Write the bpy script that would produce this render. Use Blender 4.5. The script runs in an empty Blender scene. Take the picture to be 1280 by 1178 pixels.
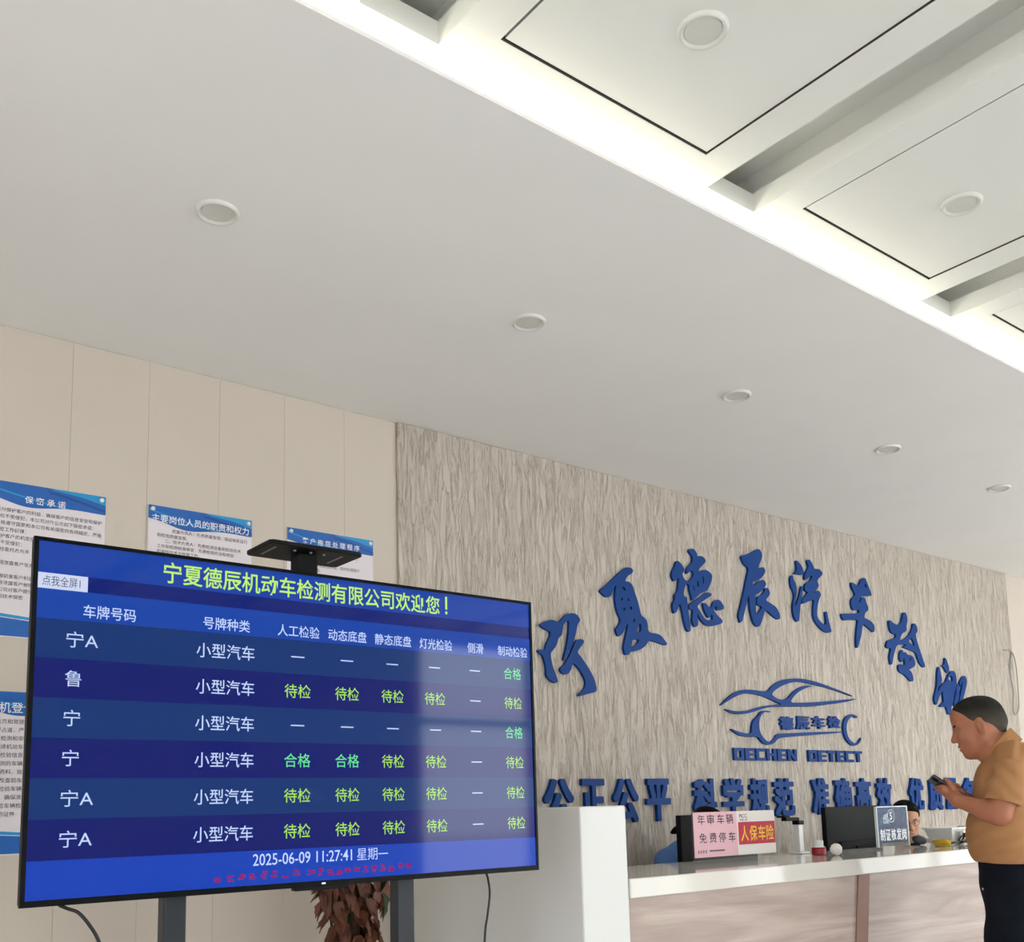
import bpy, bmesh, math, random
import numpy as np
from mathutils import Vector, Matrix

# ---------------------------------------------------------------- camera, world, lights, exposure
scene = bpy.context.scene
COL = scene.collection
W, H = 1280.0, 1178.0
FPX, CX, CY = 1272.0, 640.0, 828.0
YAW, PITCH, ROLL = math.radians(38.436), math.radians(8.293), math.radians(-1.565)
EYE = 1.3
fw = Vector((math.sin(YAW)*math.cos(PITCH), math.cos(YAW)*math.cos(PITCH), math.sin(PITCH)))
r0 = Vector((math.cos(YAW), -math.sin(YAW), 0)); u0 = r0.cross(fw)
rt = math.cos(ROLL)*r0 + math.sin(ROLL)*u0
up = -math.sin(ROLL)*r0 + math.cos(ROLL)*u0
cd = bpy.data.cameras.new('camera'); cam = bpy.data.objects.new('camera', cd); COL.objects.link(cam)
cam.matrix_world = Matrix(((rt.x, up.x, -fw.x, 0), (rt.y, up.y, -fw.y, 0), (rt.z, up.z, -fw.z, EYE), (0, 0, 0, 1)))
cd.sensor_width = 36.0; cd.sensor_fit = 'HORIZONTAL'
cd.lens = 36.0*FPX/W
cd.shift_x = 0.0; cd.shift_y = (CY - H/2)/W
cd.clip_start = 0.05
scene.camera = cam

SKY = 7.5
world = bpy.data.worlds.new('world'); scene.world = world; world.use_nodes = True
bg = world.node_tree.nodes['Background']; bg.inputs[0].default_value = (0.93, 0.97, 1.0, 1); bg.inputs[1].default_value = SKY
vs = scene.view_settings
scene.display_settings.display_device = 'sRGB'
vs.view_transform = 'Standard'; vs.look = 'None'; vs.gamma = 1.0; vs.exposure = 0.0; vs.use_curve_mapping = False
LED_POWER = 11.0

def portal(name, loc, rot, sx, sy):
    l = bpy.data.lights.new(name, 'AREA'); l.shape = 'RECTANGLE'; l.size = sx; l.size_y = sy
    l.cycles.is_portal = True
    o = bpy.data.objects.new(name, l); COL.objects.link(o); o.location = loc; o.rotation_euler = rot
    return o

RX0, RX1, RY0, RY1 = -2.2, 10.6, -4.0, 3.867      # the hall
ZC = 3.1                                          # lower ceiling
ZR = 3.22                                         # raised ceiling panels
GZ1 = 3.14
FRONT_GLASS = [(-.7, .9, 1), (5.75, 10.4, 3)]      # glazing behind the photographer: from x, to x, number of panes
SIDE_GLASS = (-3.7, .6, 3)                         # glazing in the right hand wall: from y, to y, panes
ADDED_LEFT_GLASS = (-1.7, .7, 2)                         # unseen left wall glazing, added to light the counter end panel's left side
for gx0, gx1, gn in FRONT_GLASS: portal('window_daylight', ((gx0+gx1)/2, RY0+0.02, GZ1/2+0.03), (math.radians(90), 0, 0), gx1-gx0, GZ1-0.06)
portal('window_daylight', (RX1-0.02, (SIDE_GLASS[0]+SIDE_GLASS[1])/2, GZ1/2+0.03), (math.radians(90), 0, math.radians(90)), SIDE_GLASS[1]-SIDE_GLASS[0], GZ1-0.06)
portal('window_daylight', (RX0+0.02, (ADDED_LEFT_GLASS[0]+ADDED_LEFT_GLASS[1])/2, GZ1/2+0.03), (math.radians(90), 0, math.radians(-90)), ADDED_LEFT_GLASS[1]-ADDED_LEFT_GLASS[0], GZ1-0.06)

# ---------------------------------------------------------------- materials
def lin(c): return tuple(((v/255)/12.92 if v/255 <= .04045 else ((v/255+.055)/1.055)**2.4) for v in c)
def S(n, k, v):
    if k in n.inputs: n.inputs[k].default_value = v
def mat(name, rgb, rough=0.6, metal=0.0, spec=0.5, emit=None, estr=1.0, var=0.0, vscale=20.0, bump=0.0, bscale=60.0, trans=0.0):
    m = bpy.data.materials.new(name); m.use_nodes = True
    nt = m.node_tree; b = nt.nodes['Principled BSDF']
    c = lin(rgb) + (1,)
    S(b, 'Base Color', c); S(b, 'Roughness', rough); S(b, 'Metallic', metal); S(b, 'Specular IOR Level', spec)
    if trans: S(b, 'Transmission Weight', trans)
    tc = nt.nodes.new('ShaderNodeTexCoord')
    if var:
        n = nt.nodes.new('ShaderNodeTexNoise'); n.inputs['Scale'].default_value = vscale; n.inputs['Detail'].default_value = 4
        nt.links.new(tc.outputs['Object'], n.inputs['Vector'])
        r = nt.nodes.new('ShaderNodeMapRange'); r.inputs[1].default_value = .3; r.inputs[2].default_value = .7
        r.inputs[3].default_value = 1-var; r.inputs[4].default_value = 1+var
        nt.links.new(n.outputs['Fac'], r.inputs[0])
        hs = nt.nodes.new('ShaderNodeHueSaturation'); hs.inputs['Color'].default_value = c
        nt.links.new(r.outputs[0], hs.inputs['Value']); nt.links.new(hs.outputs[0], b.inputs['Base Color'])
    if bump:
        n2 = nt.nodes.new('ShaderNodeTexNoise'); n2.inputs['Scale'].default_value = bscale; n2.inputs['Detail'].default_value = 3
        nt.links.new(tc.outputs['Object'], n2.inputs['Vector'])
        bp = nt.nodes.new('ShaderNodeBump'); bp.inputs['Strength'].default_value = bump; bp.inputs['Distance'].default_value = .01
        nt.links.new(n2.outputs['Fac'], bp.inputs['Height']); nt.links.new(bp.outputs[0], b.inputs['Normal'])
    if emit is not None:
        S(b, 'Emission Color', lin(emit)+(1,)); S(b, 'Emission Strength', estr)
    return m

M = {}
M['ceil'] = mat('ceiling_paint', (242, 239, 235), .8, var=.012, vscale=3)
M['panelpaint'] = mat('raised_ceiling_paint', (232, 231, 224), .75, var=.01, vscale=3)
M['gapshade'] = mat('ceiling_gap_shade', (66, 58, 52), .9)  # dark colour stands in for shade inside the hatch gaps
M['wall'] = mat('beige_wall_panel', (207, 195, 181), .65, var=.012, vscale=4, bump=.05, bscale=150)
M['wallr'] = mat('beige_plaster', (214, 203, 190), .7, var=.012, vscale=4)
M['floor'] = mat('floor_tile', (236, 236, 235), .25, var=.03, vscale=2)
M['pave'] = mat('pavement', (214, 214, 212), .8, var=.04, vscale=2)
M['led'] = mat('led_strip', (255, 255, 250), .5, emit=(255, 252, 238), estr=LED_POWER)
M['trim'] = mat('white_trim', (226, 225, 218), .4)
M['diff'] = mat('frosted_diffuser', (216, 215, 206), .5)
M['chrome'] = mat('satin_ring', (222, 220, 214), .5)
M['frame'] = mat('window_aluminium', (70, 72, 78), .35, metal=.6)
M['blue'] = mat('blue_acrylic', (12, 62, 130), .5, spec=.15, var=.03, vscale=6)
M['white'] = mat('white_lacquer', (224, 223, 219), .4)
M['bezel'] = mat('black_bezel', (6, 7, 9), .4, spec=.12)
M['steel'] = mat('dark_steel', (38, 42, 48), .45, metal=.3)
M['black'] = mat('black_plastic', (17, 17, 18), .55, spec=.15)
M['grey'] = mat('grey_plastic', (120, 122, 124), .5)
M['cable'] = mat('black_cable', (16, 16, 18), .5)
M['palecable'] = mat('pale_cable', (150, 146, 138), .5)
M['skin'] = mat('skin', (176, 112, 82), .55, var=.04, vscale=25, bump=.03, bscale=200)
M['skin2'] = mat('skin_pale', (196, 140, 108), .55, var=.03, vscale=25)
M['lip'] = mat('lips', (150, 84, 70), .5)
M['eyew'] = mat('eye_white', (220, 214, 205), .3)
M['eyeb'] = mat('eye_dark', (25, 18, 14), .2)
M['hair'] = mat('short_dark_hair', (48, 44, 38), .8, var=.45, vscale=22, bump=.6, bscale=240, spec=.2)
def greying():
    m = mat('greying_short_hair', (40, 37, 33), .85, var=.35, vscale=24, bump=.6, bscale=240, spec=.2)
    nt = m.node_tree; b = nt.nodes['Principled BSDF']; hs = [n for n in nt.nodes if n.type == 'HUE_SAT'][0]
    tc = nt.nodes.new('ShaderNodeTexCoord'); sx = nt.nodes.new('ShaderNodeSeparateXYZ'); nt.links.new(tc.outputs['Object'], sx.inputs[0])
    r = nt.nodes.new('ShaderNodeMapRange'); r.inputs[1].default_value = 1.60; r.inputs[2].default_value = 1.685; r.inputs[3].default_value = .75; r.inputs[4].default_value = 0
    nt.links.new(sx.outputs[2], r.inputs[0])
    mx = nt.nodes.new('ShaderNodeMixRGB'); mx.inputs[2].default_value = lin((104, 96, 86))+(1,)
    nt.links.new(r.outputs[0], mx.inputs[0]); nt.links.new(hs.outputs[0], mx.inputs[1]); nt.links.new(mx.outputs[0], b.inputs['Base Color'])
    return m
M['hair'] = greying()      # grey at the temples and neck
M['hairblack'] = mat('black_hair', (13, 12, 12), .7, var=.2, vscale=80, spec=.1)
M['shirt'] = mat('tan_polo_cotton', (176, 128, 86), .9, var=.05, vscale=9, bump=.3, bscale=11, spec=.2)
M['pants'] = mat('dark_trousers', (20, 24, 31), .9, spec=.1, var=.06, vscale=20, bump=.1, bscale=18)
M['shoe'] = mat('black_shoe', (20, 19, 18), .4)
M['uniform'] = mat('blue_uniform', (96, 136, 198), .8, var=.05, vscale=20)
M['uniformd'] = mat('grey_jacket', (120, 116, 112), .8, var=.05, vscale=20)
M['phone'] = mat('phone_shell', (62, 66, 74), .3)
M['paper'] = mat('white_paper', (238, 232, 228), .7)
M['pink'] = mat('pink_paper', (236, 190, 200), .7)
M['red'] = mat('red_print', (190, 34, 62), .6)
M['yellow'] = mat('yellow_print', (246, 200, 50), .6)
M['ink'] = mat('dark_ink', (58, 48, 52), .7)
M['redink'] = mat('dark_red_ink', (120, 30, 50), .7)
M['navy'] = mat('navy_print', (36, 56, 100), .6, spec=.15)
M['printwhite'] = mat('white_print', (235, 236, 240), .5)
M['printpale'] = mat('pale_blue_print', (150, 172, 200), .5)
M['pos_bg'] = mat('poster_white', (228, 219, 222), .45)
M['pos_blue'] = mat('poster_blue', (30, 98, 178), .4)
M['pos_dark'] = mat('poster_dark_blue', (24, 78, 152), .4)
M['pos_cyan'] = mat('poster_cyan', (38, 150, 208), .4)
M['pos_ink'] = mat('poster_ink', (66, 58, 66), .6)
M['pin'] = mat('standoff_pin', (225, 225, 222), .3, spec=.7)
M['brown'] = mat('brown_strip', (140, 104, 88), .5, var=.05, vscale=8)
M['leaf'] = mat('dry_brown_leaf', (112, 68, 50), .6, var=.5, vscale=16)
M['leafg'] = mat('dark_green_leaf', (40, 62, 30), .5, var=.2, vscale=20)
M['stem'] = mat('brown_coir_pole', (82, 54, 36), .9, var=.3, vscale=50, bump=.5, bscale=90)
M['pot'] = mat('white_ceramic_pot', (216, 212, 206), .3)
M['soil'] = mat('soil', (50, 38, 28), .95)
M['redcap'] = mat('red_label', (150, 26, 38), .4)
M['yellowcord'] = mat('yellow_lanyard', (214, 176, 40), .6)

def acrylic(name, rgb=(225, 232, 230), mixf=.22):
    m = bpy.data.materials.new(name); m.use_nodes = True; nt = m.node_tree
    for n in list(nt.nodes): nt.nodes.remove(n)
    o = nt.nodes.new('ShaderNodeOutputMaterial'); mx = nt.nodes.new('ShaderNodeMixShader')
    t = nt.nodes.new('ShaderNodeBsdfTransparent'); g = nt.nodes.new('ShaderNodeBsdfPrincipled')
    S(g, 'Base Color', lin(rgb)+(1,)); S(g, 'Roughness', .05)
    mx.inputs[0].default_value = mixf
    nt.links.new(t.outputs[0], mx.inputs[1]); nt.links.new(g.outputs[0], mx.inputs[2]); nt.links.new(mx.outputs[0], o.inputs[0])
    return m
M['acrylic'] = acrylic('clear_acrylic', (225, 232, 230), .05)
M['glass'] = acrylic('window_glass', (200, 210, 210), .06)

def screenmat(name, rgb, k=1.0, rough=.06):
    m = mat(name, (3, 3, 5), rough, emit=rgb, estr=k, spec=.30)
    return m

def stone():
    m = bpy.data.materials.new('textured_stone_coating'); m.use_nodes = True; nt = m.node_tree; b = nt.nodes['Principled BSDF']
    S(b, 'Roughness', .6)
    tc = nt.nodes.new('ShaderNodeTexCoord')
    mp = nt.nodes.new('ShaderNodeMapping'); mp.inputs['Rotation'].default_value = (0, math.radians(5), 0); mp.inputs['Scale'].default_value = (1, 1, .15)
    nt.links.new(tc.outputs['Object'], mp.inputs['Vector'])
    def noise(sc, det, dist, rough=.6):
        n = nt.nodes.new('ShaderNodeTexNoise'); n.inputs['Scale'].default_value = sc; n.inputs['Detail'].default_value = det
        n.inputs['Distortion'].default_value = dist; n.inputs['Roughness'].default_value = rough
        nt.links.new(mp.outputs[0], n.inputs['Vector']); return n
    def mth(op, x, y=None):
        n = nt.nodes.new('ShaderNodeMath'); n.operation = op
        for k, v in enumerate((x, y)):
            if v is None: continue
            if isinstance(v, (int, float)): n.inputs[k].default_value = v
            else: nt.links.new(v, n.inputs[k])
        return n.outputs[0]
    n1 = noise(30, 4, .5); n2 = noise(15, 3, .8)
    r1 = mth('MINIMUM', mth('MULTIPLY', mth('ABSOLUTE', mth('SUBTRACT', n1.outputs['Fac'], .5)), 13.0), 1.0)      # thin creases
    r2 = mth('MINIMUM', mth('MULTIPLY', mth('ABSOLUTE', mth('SUBTRACT', n2.outputs['Fac'], .47)), 16.0), 1.0)
    hgt = mth('ADD', mth('MULTIPLY', r1, .5), mth('ADD', mth('MULTIPLY', r2, .35), n1.outputs['Fac']))
    cr = nt.nodes.new('ShaderNodeValToRGB'); e = cr.color_ramp.elements
    e[0].position = .35; e[0].color = lin((166, 152, 138))+(1,)  # creases darker, ridges paler: shading of the relief put into the colour
    e[1].position = 1.15/1.4; e[1].color = lin((202, 191, 178))+(1,)
    nt.links.new(mth('MULTIPLY', hgt, .72), cr.inputs[0]); nt.links.new(cr.outputs[0], b.inputs['Base Color'])
    bp = nt.nodes.new('ShaderNodeBump'); bp.inputs['Strength'].default_value = .8; bp.inputs['Distance'].default_value = .012
    nt.links.new(hgt, bp.inputs['Height']); nt.links.new(bp.outputs[0], b.inputs['Normal'])
    return m
M['stone'] = stone()

def wood():
    m = bpy.data.materials.new('pale_wood_laminate'); m.use_nodes = True; nt = m.node_tree; b = nt.nodes['Principled BSDF']
    S(b, 'Roughness', .4)
    tc = nt.nodes.new('ShaderNodeTexCoord')
    mp = nt.nodes.new('ShaderNodeMapping'); mp.inputs['Scale'].default_value = (.55, 1, 5.0)
    nt.links.new(tc.outputs['Object'], mp.inputs['Vector'])
    n0 = nt.nodes.new('ShaderNodeTexNoise'); n0.inputs['Scale'].default_value = 1.6; n0.inputs['Detail'].default_value = 3; n0.inputs['Distortion'].default_value = 1.6
    nt.links.new(mp.outputs[0], n0.inputs['Vector'])
    mp2 = nt.nodes.new('ShaderNodeMapping'); mp2.inputs['Scale'].default_value = (1.5, 1, 70)
    nt.links.new(tc.outputs['Object'], mp2.inputs['Vector'])
    n3 = nt.nodes.new('ShaderNodeTexNoise'); n3.inputs['Scale'].default_value = 3; n3.inputs['Detail'].default_value = 4
    nt.links.new(mp2.outputs[0], n3.inputs['Vector'])
    cr = nt.nodes.new('ShaderNodeValToRGB'); e = cr.color_ramp.elements
    e[0].position = .3; e[0].color = lin((166, 144, 132))+(1,)
    e[1].position = .7; e[1].color = lin((208, 190, 178))+(1,)
    k = cr.color_ramp.elements.new(.5); k.color = lin((184, 162, 150))+(1,)
    nt.links.new(n0.outputs['Fac'], cr.inputs[0])
    mx = nt.nodes.new('ShaderNodeMixRGB'); mx.blend_type = 'MULTIPLY'; mx.inputs[0].default_value = .22
    nt.links.new(cr.outputs[0], mx.inputs[1]); nt.links.new(n3.outputs['Fac'], mx.inputs[2])
    nt.links.new(mx.outputs[0], b.inputs['Base Color'])
    return m
M['wood'] = wood()

def marble():
    m = mat('white_quartz_top', (222, 217, 208), .07, var=.03, vscale=3.5)
    return m
M['marble'] = marble()

# ---------------------------------------------------------------- mesh helpers
class MB:
    """collects verts and faces for one mesh"""
    def __init__(s): s.v = []; s.f = []; s.mi = []; s.cur = 0
    def add(s, vs_, fs):
        o = len(s.v); s.v += [tuple(p) for p in vs_]
        for f in fs: s.f.append(tuple(i+o for i in f)); s.mi.append(s.cur)
        return s
    def box(s, x0, x1, y0, y1, z0, z1):
        return s.add([(x0,y0,z0),(x1,y0,z0),(x1,y1,z0),(x0,y1,z0),(x0,y0,z1),(x1,y0,z1),(x1,y1,z1),(x0,y1,z1)],
                     [(0,3,2,1),(4,5,6,7),(0,1,5,4),(1,2,6,5),(2,3,7,6),(3,0,4,7)])
    def ring(s, rings, cap=True):
        n = len(rings[0]); vs_ = [p for r in rings for p in r]; fs = []
        for k in range(len(rings)-1):
            for i in range(n):
                j = (i+1) % n; fs.append((k*n+i, k*n+j, (k+1)*n+j, (k+1)*n+i))
        if cap:
            fs.append(tuple(range(n-1, -1, -1))); fs.append(tuple((len(rings)-1)*n+i for i in range(n)))
        return s.add(vs_, fs)
    def lathe(s, prof, c=(0,0,0), n=28, cap=True):
        return s.ring([[(c[0]+r*math.cos(2*math.pi*i/n), c[1]+r*math.sin(2*math.pi*i/n), c[2]+z) for i in range(n)] for r, z in prof], cap)
    def tube(s, pts, r, n=8):
        pts = [Vector(p) for p in pts]; rr = r if isinstance(r, (list, tuple)) else [r]*len(pts)
        t0 = (pts[1]-pts[0]).normalized(); a = t0.orthogonal().normalized(); rings = []
        for k, p in enumerate(pts):
            t = (pts[min(k+1, len(pts)-1)]-pts[max(k-1, 0)]).normalized()
            a = (a - t*a.dot(t)).normalized(); b = t.cross(a)
            rings.append([tuple(p + (a*math.cos(2*math.pi*i/n)+b*math.sin(2*math.pi*i/n))*rr[k]) for i in range(n)])
        return s.ring(rings)
    def quad(s, a, b, c, d): return s.add([a, b, c, d], [(0,1,2,3)])
    def merge(s, o): 
        c = s.cur
        for f in (o,): 
            base = len(s.v); s.v += f.v
            for g, m_ in zip(f.f, f.mi): s.f.append(tuple(i+base for i in g)); s.mi.append(c)
        return s
    def build(s, name, mats, parent=None, smooth=False, bevel=0.0, loc=None, kind=None, bseg=2, angle=35):
        me = bpy.data.meshes.new(name); me.from_pydata(s.v, [], s.f); me.update()
        for m_ in (mats if isinstance(mats, (list, tuple)) else [mats]): me.materials.append(m_)
        me.polygons.foreach_set('material_index', s.mi)
        o = bpy.data.objects.new(name, me); COL.objects.link(o)
        if loc is not None:
            me.transform(Matrix.Translation(-Vector(loc))); o.location = loc
        if parent is not None:
            o.parent = parent; o.matrix_parent_inverse = Matrix.Identity(4)
            me.transform(parent.matrix_world_inv if False else Matrix.Identity(4))
        if smooth:
            me.polygons.foreach_set('use_smooth', [True]*len(me.polygons))
        if bevel:
            b = o.modifiers.new('bevel', 'BEVEL'); b.width = bevel; b.segments = bseg; b.limit_method = 'ANGLE'; b.angle_limit = math.radians(angle)
        if kind: o['kind'] = kind
        return o

def tag(o, label, cat, group=None):
    o['label'] = label; o['category'] = cat
    if group: o['group'] = group
    return o
class Thing:
    """an Empty at the base of a thing; parts are given in world coordinates"""
    def __init__(s, name, label, cat, loc, group=None):
        s.o = bpy.data.objects.new(name, None); COL.objects.link(s.o); s.o.location = loc; s.o.empty_display_size = .05
        tag(s.o, label, cat, group); s.loc = Vector(loc)
    def part(s, mb, name, mats, under=None, label=None, **k):
        if under is None:
            mb2 = mb; o = mb2.build(name, mats, None, **k)
            o.parent = s.o; o.data.transform(Matrix.Translation(-s.loc))
        else:
            o = mb.build(name, mats, None, **k); o.parent = under; o.data.transform(Matrix.Translation(-s.loc))
        if label: o['label'] = label
        return o
def struct(mb, name, mats, **k):
    return mb.build(name, mats, kind='structure', **k)

def copy_tree(o, parent=None):
    c = o.copy(); COL.objects.link(c)
    if parent is not None: c.parent = parent
    for ch in o.children: copy_tree(ch, c)
    return c

def chaikin(p, it=2):
    for _ in range(it):
        q = []
        for i in range(len(p)):
            a, b = p[i], p[(i+1) % len(p)]
            q.append((a[0]*.78+b[0]*.22, a[1]*.78+b[1]*.22)); q.append((a[0]*.22+b[0]*.78, a[1]*.22+b[1]*.78))
        p = q
    return p

def outline_mb(polys, y, depth, smooth_it=1, bevel=0.0):
    """filled outline (with holes) in the XZ plane, extruded from y (front) back to y+depth"""
    cu = bpy.data.curves.new('outline', 'CURVE'); cu.dimensions = '2D'; cu.fill_mode = 'BOTH'; cu.extrude = depth/2
    for p in polys:
        q = chaikin(p, smooth_it) if smooth_it else p
        sp = cu.splines.new('POLY'); sp.points.add(len(q)-1); sp.use_cyclic_u = True
        for i, (x, z) in enumerate(q): sp.points[i].co = (x, z, 0, 1)
    return curve_mb(cu, y, depth)
def curve_mb(cu, y, depth, fit=None, grow=None):
    o = bpy.data.objects.new('tmp', cu); COL.objects.link(o)
    dg = bpy.context.evaluated_depsgraph_get(); dg.update()
    me = bpy.data.meshes.new_from_object(o.evaluated_get(dg))
    v = np.array([w.co[:] for w in me.vertices]) if len(me.vertices) else np.zeros((0, 3))
    fs = [tuple(p.vertices) for p in me.polygons]
    bpy.data.objects.remove(o); bpy.data.curves.remove(cu); bpy.data.meshes.remove(me)
    if fit is not None and len(v):
        x0, x1, z0, z1 = fit
        a0, a1, b0, b1 = v[:,0].min(), v[:,0].max(), v[:,1].min(), v[:,1].max()
        if x0 is not None:
            sx = (x1-x0)/max(a1-a0, 1e-6); v[:,0] = x0+(v[:,0]-a0)*sx
        if z0 is not None: v[:,1] = z0+(v[:,1]-b0)*(z1-z0)/max(b1-b0, 1e-6)
    mb = MB()
    # curve x->x, y->z, z(+)->towards the viewer (-y)
    mb.add([(p[0], y + depth/2 - p[2], p[1]) for p in v], fs)
    return mb
def text_mb(txt, y, depth=0.0, fit=None, size=1.0, weight=0.0, at=None, space=1.0, res=2, center=False):
    cu = bpy.data.curves.new('text', 'FONT'); cu.body = txt; cu.size = 1.0 if fit is not None else size; cu.offset = weight; cu.extrude = depth/2
    cu.space_character = space; cu.resolution_u = res; cu.fill_mode = 'BOTH' if depth > 0 else 'FRONT'
    mb = curve_mb(cu, y, depth, fit)
    if at is not None:
        dx = at[0]
        if center and mb.v:
            xs = [p[0] for p in mb.v]; dx -= (min(xs)+max(xs))/2
        mb.v = [(p[0]+dx, p[1], p[2]+at[1]) for p in mb.v]
    return mb

def fat_mb(ch, box, y, depth, grow=.045, N=120):
    """a heavy block character: the thin glyph is rastered, thickened and traced again"""
    cu = bpy.data.curves.new('text', 'FONT'); cu.body = ch; cu.size = 1.0; cu.resolution_u = 3; cu.fill_mode = 'FRONT'
    g = curve_mb(cu, 0, 0)
    v = np.array([(p[0], p[2]) for p in g.v]); lo, hi = v.min(0), v.max(0); v = (v-lo)/(hi-lo)
    pad = int(N*grow)+6; S_ = N+2*pad; im = np.zeros((S_, S_), bool); v = v*N+pad
    for f in g.f:
        for k in range(1, len(f)-1):
            A, B, C_ = v[f[0]], v[f[k]], v[f[k+1]]
            x0, y0 = np.floor(np.minimum(np.minimum(A, B), C_)).astype(int); x1, y1 = np.ceil(np.maximum(np.maximum(A, B), C_)).astype(int)+1
            X_, Y_ = np.meshgrid(np.arange(x0, x1), np.arange(y0, y1), indexing='ij'); den = (B[1]-C_[1])*(A[0]-C_[0])+(C_[0]-B[0])*(A[1]-C_[1])
            if abs(den) < 1e-9: continue
            l1 = ((B[1]-C_[1])*(X_-C_[0])+(C_[0]-B[0])*(Y_-C_[1]))/den; l2 = ((C_[1]-A[1])*(X_-C_[0])+(A[0]-C_[0])*(Y_-C_[1]))/den
            im[x0:x1, y0:y1] |= (l1 >= -.01) & (l2 >= -.01) & (l1+l2 <= 1.01)
    q = int(round(N*grow)); w = im.copy()
    for k in range(1, q+1): w[k:] |= im[:-k]; w[:-k] |= im[k:]
    im2 = w.copy(); qz = max(1, int(round(q*.75)))
    for k in range(1, qz+1): im2[:, k:] |= w[:, :-k]; im2[:, :-k] |= w[:, k:]
    F = im2.astype(float)
    for _ in range(2):
        P_ = np.pad(F, 1); F = sum(P_[i:i+S_, j:j+S_] for i in range(3) for j in range(3))/9
    F = F-.5
    segs = {}
    def cross(i, j, k, l): t = F[i, j]/(F[i, j]-F[k, l]); return (i+(k-i)*t, j+(l-j)*t)
    Sg = F > 0
    for i, j in np.argwhere((Sg[:-1, :-1] != Sg[1:, :-1]) | (Sg[:-1, :-1] != Sg[:-1, 1:]) | (Sg[:-1, :-1] != Sg[1:, 1:])):
        c4 = [(i, j), (i+1, j), (i+1, j+1), (i, j+1)]; ent = []
        for e in range(4):
            p, r = c4[e], c4[(e+1) % 4]
            if Sg[p] != Sg[r]: ent.append(((min(p, r), max(p, r)), bool(Sg[p]), cross(*min(p, r), *max(p, r))))
        outs = [x for x in ent if x[1]]; ins = [x for x in ent if not x[1]]
        if len(outs) == 1: segs[ins[0][0]] = (outs[0][0], ins[0][2])
        else:
            for e in range(len(ent)):
                if not ent[e][1]: nx = ent[(e+1) % len(ent)]; segs[ent[e][0]] = (nx[0], ent[e][2])
    polys = []
    while segs:
        st = next(iter(segs)); k = st; pts = []
        while k in segs:
            nx, p = segs.pop(k); pts.append(p); k = nx
        if len(pts) < 12: continue
        def dp(ps, eps):
            if len(ps) < 3: return ps
            A, B = np.array(ps[0]), np.array(ps[-1]); dd = B-A; L = np.hypot(*dd); Q = np.array(ps)-A
            ds = np.abs(Q[:, 0]*dd[1]-Q[:, 1]*dd[0])/L if L > 1e-9 else np.hypot(Q[:, 0], Q[:, 1])
            m_ = int(ds.argmax())
            if ds[m_] < eps: return [ps[0], ps[-1]]
            return dp(ps[:m_+1], eps)[:-1]+dp(ps[m_:], eps)
        h_ = len(pts)//2
        polys.append(dp(pts[:h_+1], .55)[:-1]+dp(pts[h_:]+pts[:1], .55)[:-1])
    al = np.concatenate([np.array(p) for p in polys]); lo, hi = al.min(0), al.max(0)
    x0, x1, z0, z1 = box
    return outline_mb([[(x0+(p[0]-lo[0])/(hi[0]-lo[0])*(x1-x0), z0+(p[1]-lo[1])/(hi[1]-lo[1])*(z1-z0)) for p in P_] for P_ in polys], y, depth, 0)

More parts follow.
